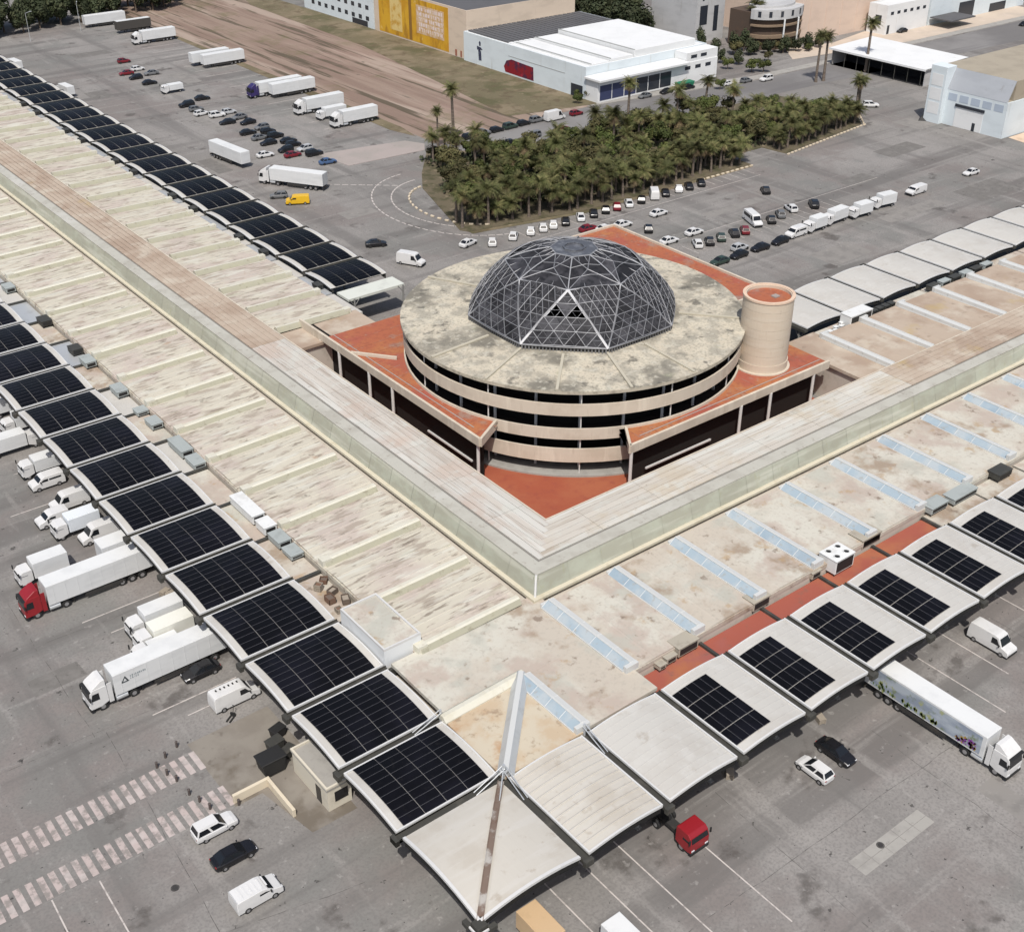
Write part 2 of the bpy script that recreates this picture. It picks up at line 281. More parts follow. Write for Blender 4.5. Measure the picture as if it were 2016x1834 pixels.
# ------------------------------------------------------------------ market hall (L shaped)
GL, GR = 12.07, 11.69            # first gutter of the left row (y) and of the right row (x)
YEND, XEND = 352.07, 221.69
NI, NO = 39.9, 32.0              # inner and outer face of the raised middle
hall = thing('market_hall', 'long L shaped market hall with pale stained roofs around the round building', 'market hall')
wall = MB()
wall.box(15.4, 56.5, 105.0, YEND, 0, 5.9).box(105.0, XEND, 15.4, 56.5, 0, 5.9)
wall.box(15.4, NI-.2, 15.4, 105.0, 0, 5.88).box(NI-.2, 105.0, 15.4, NI-.2, 0, 5.86)
wall.box(12.6, 15.4, 22, YEND, 0, 4.5).box(22, XEND, 12.6, 15.4, 0, 4.5).box(56.5,58.6,105,YEND,0,4.5).box(105,XEND,56.5,59,0,4.5).box(12.4,22,12.4,22,0,5.9)
ob('wall', wall.mesh('wall', mat('hall_wall', (.50,.46,.40), .85, layers=[((.36,.32,.27), .5,.5,.7,.6,5)])), hall)
core = MB().box(NO+.1, NI-.1, NO+.1, YEND, 5.8, 9.1).box(NI-.1, XEND, NO+.1, NI-.12, 5.8, 9.1)
ob('raised_core', core.mesh('raised_core', CONC), hall)
# ribbed roof bay, ribs along the depth (local x), span along local y
def ribbed(depth, mats, span=10.0, n=9, rise=.30, z0=6.35, rib=.035):
    mb = MB(); b = len(mb.v); rows = []
    for i in range(n):
        y0 = span*i/n; y1 = span*(i+1)/n; w_ = .13
        for y, dz in ((y0,rib),(y0+w_,rib),(y0+w_+.12,0),(y1-.06,0)):
            rows.append((y, z0+rise*math.sin(PI*y/span)+dz))
    rows.append((span, z0+.0))
    for k in range(len(rows)-1):
        (a, za), (c, zc) = rows[k], rows[k+1]
        mb.quad([(0,a,za),(depth,a,za+.25),(depth,c,zc+.25),(0,c,zc)])
    mb.quad([(0,0,z0-.6),(0,0,z0),(0,span,z0),(0,span,z0-.6)])
    mb.box(-.12,.12,0,span,z0-.55,z0+.02)
    return mb.mesh('roof_bay', mats)
bayL = ribbed(14.3, CREAM, n=6); bayR = ribbed(14.3, BEIGE, n=3, rise=.18, rib=.012)
bayFL = ribbed(14.3, CREAM, n=6, rise=.22); bayFR = ribbed(14.3, BROWNR, n=3, rise=.15, rib=.015)
# cream ridge on the left wing
rm = MB(); prof = [(-.85,0),(-.48,.62),(-.24,.76),(.20,.76),(.55,.36),(.8,0)]
for i in range(len(prof)-1):
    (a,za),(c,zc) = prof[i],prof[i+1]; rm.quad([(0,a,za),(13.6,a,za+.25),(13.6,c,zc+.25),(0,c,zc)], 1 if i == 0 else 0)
rm.quad([(0,a,z) for a,z in prof]); rm.quad([(13.6,a,z+.25) for a,z in prof])
rm.box(-.35,.9,-.55,.55,-.1,.80)
ridge_me = rm.mesh('roof_ridge', [RIDGE, mat('ridge_shaded_side', (.345,.335,.26), .8, layers=[((.36,.35,.26), .5,.45,.65,.8,6), ((.20,.18,.13), 1.0,.55,.70,.6,6)])])  # olive tone paints the ridge's shade side into the colour
rf = MB()
for i in range(len(prof)-1):
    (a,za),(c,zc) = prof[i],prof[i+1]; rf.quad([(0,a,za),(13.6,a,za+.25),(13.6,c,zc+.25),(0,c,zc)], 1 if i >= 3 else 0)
rf.quad([(0,a,z) for a,z in prof]); rf.quad([(13.6,a,z+.25) for a,z in prof]); rf.box(-.35,.9,-.55,.55,-.1,.80)
ridge_flip = rf.mesh('roof_ridge', [RIDGE, MATS['ridge_shaded_side']])  # far rows: painted shade moved to the other slope
def low_bays(n0, n1, org, rz, me, x0, along, skip=()):
    for i in range(n0, n1):
        if i in skip: continue
        loc = along(i); ob('roof_bay', me, hall, loc, rz)
for i in range(2, 34): ob('roof_bay', bayL, hall, (15.4, GL+10*i, 0), 0)
for i in range(2, 21): ob('roof_bay', bayR, hall, (GR+10*(i+1), 15.4, .0), PI/2)
for i in range(10, 34): ob('roof_bay', bayFL, hall, (56.4, GL+10*(i+1), 0), PI)
for i in range(10, 21): ob('roof_bay', bayFR, hall, (GR+10*i, 56.6, 0), -PI/2)
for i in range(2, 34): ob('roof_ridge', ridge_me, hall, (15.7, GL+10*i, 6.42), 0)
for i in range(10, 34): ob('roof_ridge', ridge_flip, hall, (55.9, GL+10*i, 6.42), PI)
# end strips where the far bays stop at the round building
ob('end_roof', MB().box(41.2,57.4,104.6,GL+100,5.9,6.4).mesh('end_roof', BROWNR), hall)
ob('end_roof', MB().box(104.6,GR+100,41.2,58.4,5.9,6.4).mesh('end_roof', BROWNR), hall)
# glazed skylights on the right wing
def skylight(parent, loc, rz, L=13.6, n=5, W=1.75, H=.80):
    s = ob('skylight', MB().box(-.05,L+.05,-W/2-.1,W/2+.1,-.1,.16).box(-.5,.0,-W/2,W/2,-.1,.78).box(L,L+.3,-W/2,W/2,-.1,.5).mesh('skylight_curb', SKW, bevel=.02), parent, loc, rz)
    K = '%.1f' % L
    if 'g'+K not in SKP:
        d = L/n; g = MB(); g.quad([(.03,-.10,H),(d-.03,-.10,H),(d-.03,W/2,.18),(.03,W/2,.18)]).quad([(.03,-.10,H-.05),(d-.03,-.10,H-.05),(d-.03,W/2,.13),(.03,W/2,.13)])
        SKP['g'+K] = g.mesh('glass_pane', GLASSB)
        q = MB(); q.quad([(.02,-.12,H+.02),(d-.02,-.12,H+.02),(d-.02,-W/2,H-.10),(.02,-W/2,H-.10)]).quad([(.02,-W/2,H-.10),(d-.02,-W/2,H-.10),(d-.02,-W/2-.05,.15),(.02,-W/2-.05,.15)])
        SKP['w'+K] = q.mesh('white_panel', SKW)
        f = MB()
        for i in range(n+1):
            x = d*i; f.cyl((x,-.11,H),(x,W/2,.18),.04,n=4).cyl((x,-.11,H),(x,-W/2,H-.1),.04,n=4)
        f.cyl((0,-.11,H+.03),(L,-.11,H+.03),.10,n=6); SKP['f'+K] = f.mesh('glazing_bars', SKW)
    ob('glazing_bars', SKP['f'+K], s)
    for i in range(n):
        ob('glass_pane', SKP['g'+K], s, (L/n*i,0,0)); ob('white_panel', SKP['w'+K], s, (L/n*i,0,0))
SKP = {}
for i in range(2, 17): skylight(hall, (GR+10*i, 15.9, 6.45), PI/2)
for i in range(10, 19): skylight(hall, (GR+10*i, 56.0, 6.45), -PI/2)
# roof of the corner square and of the two fields behind it
cr = MB()
cr.box(11.7, 21.7, 11.7, 21.7, 6.0, 6.35); ob('corner_roof', cr.mesh('corner_roof', mat('tan_corner_roof', (.46,.365,.255), .8, layers=[((.50,.45,.355), .25,.43,.60,.85,7), ((.38,.225,.115), .22,.52,.65,.8,7), ((.25,.18,.12), .8,.56,.70,.7,7)])), hall)
fl = MB().box(12.2,NO,21.7,GL+20,6.0,6.44).box(21.7,NO-.02,11.9,21.7,6.0,6.42); ob('field_roof', fl.mesh('field_roof', BEIGE), hall)
def ridge_bar(name, p0, p1, wd, h, m, mt):
    p0 = Vector(p0); p1 = Vector(p1); d = (p1-p0).to_2d().normalized(); n = Vector((-d.y, d.x, 0)); mb = MB()
    up = Vector((0,0,1)); sec = [n*(wd/2), n*(wd/2)+up*(h*.25), n*(wd*.16)+up*h, n*(-wd*.16)+up*h, n*(-wd/2)+up*(h*.25), n*(-wd/2)]
    for i in range(5): mb.quad([p0+sec[i], p1+sec[i], p1+sec[i+1], p0+sec[i+1]], 1 if i == 2 else 0)
    mb.quad([p0+q for q in sec]); mb.quad([p1+q for q in sec]); return ob(name, mb.mesh(name, [m, mt]), hall)
ridge_bar('corner_ridge', (11.5,21.75,6.34), (22.2,22.1,6.34), 1.5, .62, RIDGE, RIDGE)
skylight(hall, (21.75, 12.3, 6.34), PI/2, L=9.1, n=4)
ridge_bar('diagonal_skylight', (21.9,22.0,6.3), (12.0,11.9,6.3), 1.7, .85, GALV, SKW)
# clerestory band and flashing
def clerestory(a0, a1, left):
    n = round((a1-a0)/5.0)
    for i in range(n):
        p, q = a0+(a1-a0)*i/n+.02, a0+(a1-a0)*(i+1)/n-.02
        me = MB()
        if left: me.quad([(NO-.75,p,6.7),(NO-.75,q,6.7),(NO-.02,q,9.1),(NO-.02,p,9.1)]).quad([(NO-.67,p,6.7),(NO-.67,q,6.7),(NO+.06,q,9.1),(NO+.06,p,9.1)])
        else: me.quad([(p,NO-.75,6.7),(q,NO-.75,6.7),(q,NO-.02,9.1),(p,NO-.02,9.1)]).quad([(p,NO-.67,6.7),(q,NO-.67,6.7),(q,NO+.06,9.1),(p,NO+.06,9.1)])
        ob('clerestory_panel', me.mesh('clerestory_panel', CLER), hall)
clerestory(NO-.4, YEND, True); clerestory(NO-.4, XEND, False)
ob('corner_post', MB().cyl((NO-.74,NO-.74,6.6),(NO-.04,NO-.04,9.2),.16,n=6).mesh('corner_post', CANW), hall)
ob('flashing', MB().box(NO-1.3,NO-.5,NO-1.3,YEND,6.4,6.78).box(NO-.5,XEND,NO-1.3,NO-.5,6.4,6.78).mesh('flashing', FLASH, bevel=.02), hall)
ob('coping', MB().box(NO-.10,NO+1.7,NO-.10,YEND,9.1,9.26).box(NO+1.7,XEND,NO-.10,NO+1.7,9.1,9.26).mesh('coping', mat('coping', (.43,.42,.37), .65, layers=[((.36,.345,.30), .3,.45,.65,.8,6), ((.49,.48,.44), .12,.5,.66,.7,5), ((.26,.23,.19), 1.2,.58,.70,.6,6)]), bevel=.02), hall)
ob('coping_gap', MB().box(NO+1.72,NO+1.95,NO+1.72,YEND,9.0,9.2).box(NO+1.95,XEND,NO+1.72,NO+1.95,9.0,9.2).mesh('coping_gap', mat('gap_grey', (.20,.19,.17), .8)), hall)
# long roof sheets of the raised middle
pw = (NI-.2-(NO+2.0))/6
for k in range(6):
    a = NO+2.0+pw*k; dz = (.0,.02,.008,.025,.01,.018)[k]
    for i in range(12):
        p = max(a, NO+2.0+10*i); q = NO+2.0+10*(i+1)-.05
        if q <= p: continue
        if k and i == 0: p = a
        ob('roof_sheet', MB().box(a,a+pw-.05,p,q,9.05,9.30+dz+.008*((i*3+k)%3)).mesh('roof_sheet', PLANKL if i < 7 else BROWNR), hall)
    for i in range(12):
        p = max(a+.0, NO+2.0+10*i); q = NO+2.0+10*(i+1)-.05
        if q <= p: continue
        if i == 0: p = a+pw-.05
        if q <= p: continue
        ob('roof_sheet', MB().box(p,q,a,a+pw-.05,9.05,9.30+dz+.008*((i*3+k)%3)).mesh('roof_sheet', PLANKR if i < 7 else BROWNR), hall)
far = MB()
for k in range(6):
    a = NO+2.0+pw*k
    far.box(a,a+pw-.1,NO+122,YEND,9.05,9.30+.02*(k%2),0).box(NO+122,XEND,a,a+pw-.1,9.05,9.30+.02*(k%2),0)
o = ob('far_roof_sheets', far.mesh('far_roof_sheets', BROWNR), hall); o['kind'] = 'stuff'
ob('inner_wall', MB().box(NI-.2,NI,NI-.2,YEND,0,9.36).box(NI,XEND,NI-.2,NI,0,9.36).mesh('inner_wall', TAN), hall)
ob('valley_roof', MB().box(NI,41.4,105,YEND,6,6.7).box(105,XEND,NI,41.4,6,6.7).mesh('valley_roof', BROWNR), hall)
# low flat roofs in the service strip behind the canopies
for i in range(2, 17):
    mt = (CAN, BEIGE, GALV)[(i*7+i//3) % 3] if i > 6 else BEIGE
    ob('strip_roof', MB().box(11.9,15.15,GL+10*i+.25,GL+10*i+9.75,4.9,5.42+.05*(i%3)).mesh('strip_roof', mt), hall)
    ob('strip_beam', MB().box(11.8,15.2,GL+10*i-.22,GL+10*i+.22,4.9,5.75).mesh('strip_beam', DARKST), hall)
for i in range(10, 34):
    ob('strip_roof', MB().box(57.0,58.9,GL+10*i+.25,GL+10*i+9.75,4.9,5.5).mesh('strip_roof', (CAN, GALV)[i%2]), hall)
for i in range(2, 7): ob('strip_roof', MB().box(GR+10*i+.1,GR+10*i+9.9,11.9,15.15,4.6,5.02).mesh('strip_roof', REDSTRIP), hall)
for i in range(7, 18):
    ob('strip_roof', MB().box(GR+10*i+.2,GR+10*i+9.8,11.9,15.15,4.9,5.45).mesh('strip_roof', BEIGE), hall)
for i in range(2, 18): ob('strip_beam', MB().box(GR+10*i-.18,GR+10*i+.18,11.8,15.2,4.6,5.35).mesh('strip_beam', DARKST), hall)
for i in range(10, 20): ob('strip_roof', MB().box(GR+10*i+.2,GR+10*i+9.8,57.2,59.4,4.9,5.5).mesh('strip_roof', BEIGE), hall)
# small penthouse block on the left roof
ob('penthouse', MB().box(11.7,16.4,32.5,41.4,5.4,8.0).mesh('penthouse', mat('pale_render', (.66,.68,.69), .7, layers=[((.55,.56,.56), .4,.5,.7,.6,5)])), hall)
ob('penthouse_roof', MB().box(11.9,16.2,32.7,41.2,8.003,8.07).mesh('penthouse_roof', BEIGE), hall)
pr_ = MB()
for a in ((11.7,11.9,32.5,41.4),(16.2,16.4,32.5,41.4),(11.9,16.2,32.5,32.7),(11.9,16.2,41.2,41.4)): pr_.box(*a,8.002,8.28)
ob('parapet', pr_.mesh('parapet', CANW), hall)

# ------------------------------------------------------------------ vaulted canopies
DEP, SPAN, RISE, ZC = 11.45, 10.0, .42, 6.15
def arc(u): return ZC + RISE*(1-((u-SPAN/2)/(SPAN/2))**2)
def vault_mesh(mt, rb=.014):
    mb = MB(); n = 14; u0, u1 = .50, SPAN-.50; us = [u0+(u1-u0)*i/n for i in range(n+1)]
    vs = []; k = 12
    for j in range(k):
        v0 = DEP*j/k; vs += [(v0, rb), (v0+.06+rb, rb), (v0+.10+rb*2, 0.0), (DEP*(j+1)/k-.01, 0.0)]
    for i in range(n):
        a, c = us[i], us[i+1]; za, zc = arc(a), arc(c)
        for j in range(len(vs)-1):
            (p, dp), (q, dq) = vs[j], vs[j+1]
            mb.quad([(p,a,za+dp),(q,a,za+dq),(q,c,zc+dq),(p,c,zc+dp)])
        mb.quad([(0,a,za-.12),(DEP,a,za-.12),(DEP,c,zc-.12),(0,c,zc-.12)], 1)
    return mb.mesh('vault_roof', [mt, DARKST])
def trim_mesh(rails=True):
    mb = MB(); n = 14; us = [.46+(SPAN-.92)*i/n for i in range(n+1)]
    for v0, v1 in ((-.06,.14),(DEP-.12,DEP+.05))[:2 if rails else 1]:
        for i in range(n):
            a, c = us[i], us[i+1]; za, zc = arc(a), arc(c)
            mb.quad([(v0,a,za+.08),(v1,a,za+.08),(v1,c,zc+.08),(v0,c,zc+.08)]); mb.quad([(v0,a,za-.2),(v0,a,za+.08),(v0,c,zc+.08),(v0,c,zc-.2)])
            mb.quad([(v1,a,za-.1),(v1,a,za+.08),(v1,c,zc+.08),(v1,c,zc-.1)])
    for u in ((.42, SPAN-.60) if rails else ()): mb.box(-.05,DEP+.04,u,u+.18,ZC-.05,ZC+.24)
    return mb.mesh('edge_trim', CANW)
def arch_mesh():
    mb = MB(); n = 10
    for v in (0,):
        for i in range(n):
            a, c = .4+(SPAN-.8)*i/n, .4+(SPAN-.8)*(i+1)/n
            mb.cyl((v,a,arc(a)-.75),(v,c,arc(c)-.75),.09,n=5); mb.cyl((v,a,arc(a)-.2),(v,c,arc(c)-.75),.05,n=4); mb.cyl((v,c,arc(c)-.75),(v,c,arc(c)-.15),.05,n=4)
    return mb.mesh('arch_truss', DARKST)
def valance_mesh():
    mb = MB(); n = 12; us = [.5+(SPAN-1.0)*i/n for i in range(n+1)]
    for i in range(n):
        a, c = us[i], us[i+1]
        for d in (0,.08): mb.quad([(.10+d,a,arc(a)-1.05),(.10+d,a,arc(a)-.15),(.10+d,c,arc(c)-.15),(.10+d,c,arc(c)-1.05)])
        mb.quad([(.10,a,arc(a)-1.05),(.18,a,arc(a)-1.05),(.18,c,arc(c)-1.05),(.10,c,arc(c)-1.05)])
    return mb.mesh('valance', VALM)
VALM = mat('black_valance', (.012,.012,.011), .8)
VAULTR = vault_mesh(mat('warm_canopy_sheet', (.49,.465,.415), .65, layers=[((.43,.395,.34), .2,.45,.65,.8,6), ((.52,.50,.46), (.1,.9,1),.5,.66,.6,4), ((.33,.28,.22), .8,.6,.72,.5,6)]), .06)
VAULT, TRIM, ARCH, VALA, TRIMF = vault_mesh(CAN), trim_mesh(), arch_mesh(), valance_mesh(), trim_mesh(False)
GUTM = MB().box(-.35,DEP+.3,-.40,.40,ZC-.45,ZC-.12).box(-.75,-.30,-.50,.50,ZC-.62,ZC+.08).box(-.35,DEP+.3,-.40,-.34,ZC-.12,ZC+.06).box(-.35,DEP+.3,.34,.40,ZC-.12,ZC+.06).mesh('gutter', GUT, bevel=.02)
COLM = MB().cyl((0,0,0),(0,0,ZC-.4),.16,n=8).box(-.3,.3,-.3,.3,0,.12).cyl((0,0,4.4),(1.2,0,ZC-.42),.07,n=6).cyl((0,0,4.4),(-1.0,0,ZC-.42),.07,n=6).mesh('column', mat('grey_column', (.22,.22,.21), .6))
def panel_mesh(L, W):
    mb = MB(); mb.box(-L/2,L/2,-W/2,W/2,0,.04,1); e = .018
    mb.quad([(-L/2+e,-W/2+e,.043),(L/2-e,-W/2+e,.043),(L/2-e,W/2-e,.043),(-L/2+e,W/2-e,.043)], 0)
    return mb.mesh('solar_panel', [PV, PVF])
PANL = panel_mesh(2.395, .965); PANR = panel_mesh(2.20, .98)
def panel_spots(full):
    out = []
    if full:
        for j in range(4):
            for i in range(9): out.append((2.05+2.44*j, 1.044+.989*i))
    else:
        for j in range(4):
            for i in range(5): out.append((2.15+2.28*j, 9.05-1.02*i))
    return out
def canopy(name, label, loc, rz, solar, group, detail=True, ribbed_=False):
    t = thing(name, label, 'canopy', loc, rz, group)
    ob('vault_roof', VAULTR if ribbed_ else VAULT, t); ob('edge_trim', TRIM if detail else TRIMF, t)
    if not detail: ob('edge_trim', TRIMF, t, (DEP-.04,0,0))
    ob('gutter', GUTM, t); ob('arch_truss', ARCH, t, (.32,0,0)); ob('arch_truss', ARCH, t, (DEP-.3,0,0)); ob('valance', VALA, t)
    for v in (3.4, 10.4): ob('column', COLM, t, (v,0,0))
    if solar:
        if detail:
            me = PANL if solar == 'full' else PANR
            for (v, u) in panel_spots(solar == 'full'):
                sl = -2*RISE*(u-SPAN/2)/(SPAN/2)**2
                ob('solar_panel', me, t, (v,u,arc(u)+.10), rot=(math.atan(sl),0,0))
        else:
            mb = MB(); hw = .478
            for (v, u) in panel_spots(True):
                z0, z1 = arc(u-hw)+.12, arc(u+hw)+.12
                mb.quad([(v-1.17,u-hw,z0),(v+1.17,u-hw,z0),(v+1.17,u+hw,z1),(v-1.17,u+hw,z1)])
            o = ob('solar_panels', FARP.setdefault('m', mb.mesh('solar_panels', PV)), t); o['kind'] = 'stuff'
    return t
FARP = {}
for i in range(0, 17):
    canopy('solar_canopy', f'vaulted canopy covered in black solar panels, {ORD[i]} bay up the left row from the corner', (0, GL+10*i, 0), 0, 'full', 'solar canopies along the left front')
for i in range(0, 15):
    if i < 2: canopy('canopy', f'plain white vaulted canopy, {ORD[i]} bay right of the corner tile', (GR+10*(i+1), 0, 0), PI/2, None, 'canopies along the right front', ribbed_=(i == 0))
    else: canopy('solar_canopy', f'white vaulted canopy half covered in solar panels, {ORD[i]} bay right of the corner', (GR+10*(i+1), 0, 0), PI/2, 'half', 'canopies along the right front')
for i in range(11, 34):
    canopy('solar_canopy', f'dark solar canopy in the far left row, {ORD[i-11]} bay from the round building', (70.4, GL+10*(i+1), 0), PI, 'full', 'solar canopies along the far left side', False)
for i in range(10, 20):
    canopy('canopy', f'plain white canopy in the far right row, {ORD[i-10]} bay from the tower', (GR+10*i, 71.6, 0), -PI/2, None, 'canopies along the far right side')
# end slab of the far left row beside the round building
t = thing('end_canopy', 'flat pale green end roof slab between the far left canopies and the round building', 'canopy', (0,0,0))
ob('slab', MB().box(59.4,71.0,117.6,GL+110-.5,5.3,5.75).mesh('slab', mat('pale_green_slab', (.56,.58,.53), .7, layers=[((.45,.46,.42), .4,.5,.7,.6,5)])), t)
for x in (60.5, 70.6): ob('column', COLM, t, (x,117.5,-.1))
# corner tile with the diagonal gutter
ct = thing('corner_canopy', 'square white corner canopy split by a diagonal gutter at the front corner', 'canopy')
def zc_(t): return ZC+.05+.62*4*t*(1-t)*1.0
mb = MB(); N = 14; A, Bq = GR-.42, GL-.42
for i in range(N):
    for j in range(N):
        def P(a, c):
            s_, q_ = a/N, c/N; return (.2+s_*(A-.2), .2+q_*(Bq-.2), zc_(max(s_, q_)) - (.12 if abs(s_-q_) < .01 else 0))
        a0, a1, a2, a3 = P(i,j), P(i+1,j), P(i+1,j+1), P(i,j+1)
        if i == j: mb.quad([a0,a1,a2]); mb.quad([a0,a2,a3])
        else: mb.quad([a0,a1,a2,a3])
ob('vault_roof', mb.mesh('vault_roof', MATS['warm_canopy_sheet']), ct)
dg = MB()
def tube_chain(mb, pts, r, m=0, n=6):
    for a, b in zip(pts, pts[1:]): mb.cyl(a, b, r, n=n, m=m)
diag = [(.2+(A-.2)*t/10, .2+(Bq-.2)*t/10, zc_(t/10)+.02) for t in range(11)]
for a, b in zip(diag, diag[1:]):
    a = Vector(a); b = Vector(b); n_ = Vector((-.70,.71,0))*.24
    dg.quad([a-n_, b-n_, b+n_, a+n_]); u = Vector((0,0,.12))
    for sg in (-1,1): dg.quad([a+n_*sg, b+n_*sg, b+n_*sg+u, a+n_*sg+u]); dg.quad([a+n_*sg+u, b+n_*sg+u, b+n_*sg*1.3+u, a+n_*sg*1.3+u])
ob('diagonal_gutter', dg.mesh('diagonal_gutter', RUSTG), ct)
et = MB()
for t in range(10):
    for ax in (0,1):
        q = lambda t_, d, e: ((.2+(A-.2)*t_/10, .05+e, zc_(t_/10)+d) if ax == 0 else (.05+e, .2+(Bq-.2)*t_/10, zc_(t_/10)+d))
        et.quad([q(t,-.2,0), q(t+1,-.2,0), q(t+1,.08,0), q(t,.08,0)]); et.quad([q(t,.08,0), q(t+1,.08,0), q(t+1,.08,.3), q(t,.08,.3)])
ob('edge_trim', et.mesh('edge_trim', CANW), ct)
for ax in (0,1):
    am = MB()
    for t in range(10):
        q = lambda t_, d: ((.2+(A-.2)*t_/10, .3, zc_(t_/10)+d) if ax == 0 else (.3, .2+(Bq-.2)*t_/10, zc_(t_/10)+d))
        am.cyl(q(t,-.8), q(t+1,-.8), .09, n=5); am.cyl(q(t,-.2), q(t+1,-.8), .05, n=4); am.cyl(q(t+1,-.2), q(t+1,-.8), .05, n=4)
    ob('arch_truss', am.mesh('arch_truss', DARKST), ct); vm = MB()
    for t in range(10):
        vm.quad([q(t,-1.0), q(t+1,-1.0), q(t+1,-.15), q(t,-.15)])
    ob('valance', vm.mesh('valance', VALM), ct, (-.12,-.12,0))
ob('gutter_head', MB().box(-.5,.55,-.5,.55,ZC-.55,ZC+.15).box(-.9,-.4,.5,1.3,ZC-.6,ZC-.1).box(.5,1.3,-.9,-.4,ZC-.6,ZC-.1).mesh('gutter_head', GUT, bevel=.03), ct)
ob('gutter_lip', MB().box(-.75,-.6,-.75,.5,ZC-.4,ZC-.2).box(-.6,.5,-.75,-.6,ZC-.4,ZC-.2).mesh('gutter_lip', CANW), ct)
for x, y in ((3.2,3.2),(10.6,10.6)): ob('column', COLM, ct, (x,y,0), PI/4)
gt = ob('gutter', GUTM, ct, (0,GL,0.01)); gt2 = ob('gutter', GUTM, ct, (GR,0,0.01), PI/2)
# hub mast and stays over the inner corner
hb = thing('stay_mast', 'grey steel mast hub with stays where the corner gutters meet', 'mast', (11.75,11.85,0))
mm = MB().cyl((0,0,5.6),(0,0,7.9),.16,n=8).ring(0,0,.25,.42,7.2,7.35,16)
ob('mast', mm.mesh('mast', GALV), hb)
sm = MB()
for dx, dy in ((-3.4,0),(0,-3.4),(-2.6,-2.6)):
    for o_ in (-.22,.22): sm.cyl((o_*(dy != 0),o_*(dx != 0),7.6),(dx+o_*(dy != 0),dy+o_*(dx != 0),6.25),.055,n=5)
ob('stay', sm.mesh('stay', GALV), hb)
for k, (x, y, dx, dy, lb) in enumerate(((11.6,GL+10,-3.3,0,'left'),(GR+10,11.6,0,-3.3,'right'))):
    h2 = thing('stay_mast', f'small grey steel mast with slanted stays at the next gutter {lb} of the corner hub', 'mast', (x,y,0))
    ob('mast', MB().cyl((0,0,5.4),(0,0,7.5),.13,n=8).mesh('mast', GALV), h2)
    s2 = MB()
    for o_ in (-.2,.2): s2.cyl((o_*(dy != 0),o_*(dx != 0),7.3),(dx+o_*(dy != 0),dy+o_*(dx != 0),6.2),.055,n=5)
    ob('stay', s2.mesh('stay', GALV), h2)

# ------------------------------------------------------------------ round building
CX, CY, RB = 75.4, 76.8, 26.3
rbld = thing('round_building', 'round tan building with stacked balconies and stained concrete roof under the dome', 'building', (CX,CY,0))
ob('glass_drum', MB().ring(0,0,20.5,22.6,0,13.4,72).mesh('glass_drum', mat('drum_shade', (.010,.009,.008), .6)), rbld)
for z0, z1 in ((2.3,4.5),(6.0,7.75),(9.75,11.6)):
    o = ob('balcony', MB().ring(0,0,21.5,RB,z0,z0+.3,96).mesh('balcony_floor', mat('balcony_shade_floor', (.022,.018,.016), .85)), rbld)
    ob('fascia', MB().ring(0,0,RB-.25,RB,z0+.302,z1,96).mesh('fascia', TAN), o)
    ob('fascia_foot', MB().ring(0,0,RB-.3,RB+.003,z0-.003,z0+.298,96).mesh('fascia_foot', TAN), o)
ob('plinth', MB().ring(0,0,21.5,RB+.35,0,.28,96).mesh('plinth', CONC), rbld)
for k in range(24):
    a = 2*PI*(k+.5)/24
    ob('column', MB().cyl((23.9*math.cos(a),23.9*math.sin(a),0),(23.9*math.cos(a),23.9*math.sin(a),13.4),.22,n=8).mesh('column', STEEL), rbld)
    if k % 2: ob('mullion', MB().cyl((RB-.5)*Vector((math.cos(a),math.sin(a),0)),(RB-.5)*Vector((math.cos(a),math.sin(a),0))+Vector((0,0,13.4)),.10,n=6).mesh('mullion', STEEL), rbld)
# sixteen roof sectors with raised joints
RR = 26.6
for k in range(16):
    a0, a1 = 2*PI*k/16, 2*PI*(k+1)/16; mb = MB(); nr, na = 3, 6; dz = .0
    def Q(i, j, d=0): 
        r = 13.4+(RR-13.4)*i/nr; a = a0+(a1-a0)*j/na+0.0; return (r*math.cos(a), r*math.sin(a), 14.35-.55*i/nr+dz-d)
    for i in range(nr):
        for j in range(na): mb.quad([Q(i,j),Q(i+1,j),Q(i+1,j+1),Q(i,j+1)])
    for j in range(na): mb.quad([Q(nr,j),Q(nr,j,.42),Q(nr,j+1,.42),Q(nr,j+1)]); mb.quad([Q(0,j,.4),Q(nr,j,.42),Q(nr,j+1,.42),Q(0,j+1,.4)])
    o = ob('roof_sector', mb.mesh('roof_sector', RCONC), rbld)
    if k not in (8,9,10,11,12,5,14): continue
    ca, sa = math.cos(a0), math.sin(a0); rj = MB()
    r0, r1, h = 16.3, RR-.1, .16
    pts = []
    for r, z in ((r0,14.26),(r1,13.84)):
        for wd in (-.20,.20): pts.append((r*ca-wd*sa, r*sa+wd*ca, z))
    up = [(x,y,z+h+.05) for x,y,z in pts]
    rj.quad([up[0],up[2],up[3],up[1]]); rj.quad([pts[0],pts[2],up[2],up[0]]); rj.quad([pts[1],pts[3],up[3],up[1]]); rj.quad([pts[2],pts[3],up[3],up[2]])
    ob('roof_joint', rj.mesh('roof_joint', mat('joint_concrete', (.44,.41,.33), .85, layers=[((.40,.36,.28), .7,.5,.7,.7,6)])), o)
ob('roof_lip', MB().ring(0,0,RR-.25,RR+.03,13.30,13.74,96).mesh('roof_lip', mat('lip_concrete', (.42,.385,.31), .85, layers=[((.24,.22,.18), 1.0,.45,.65,.8,6)])), rbld)
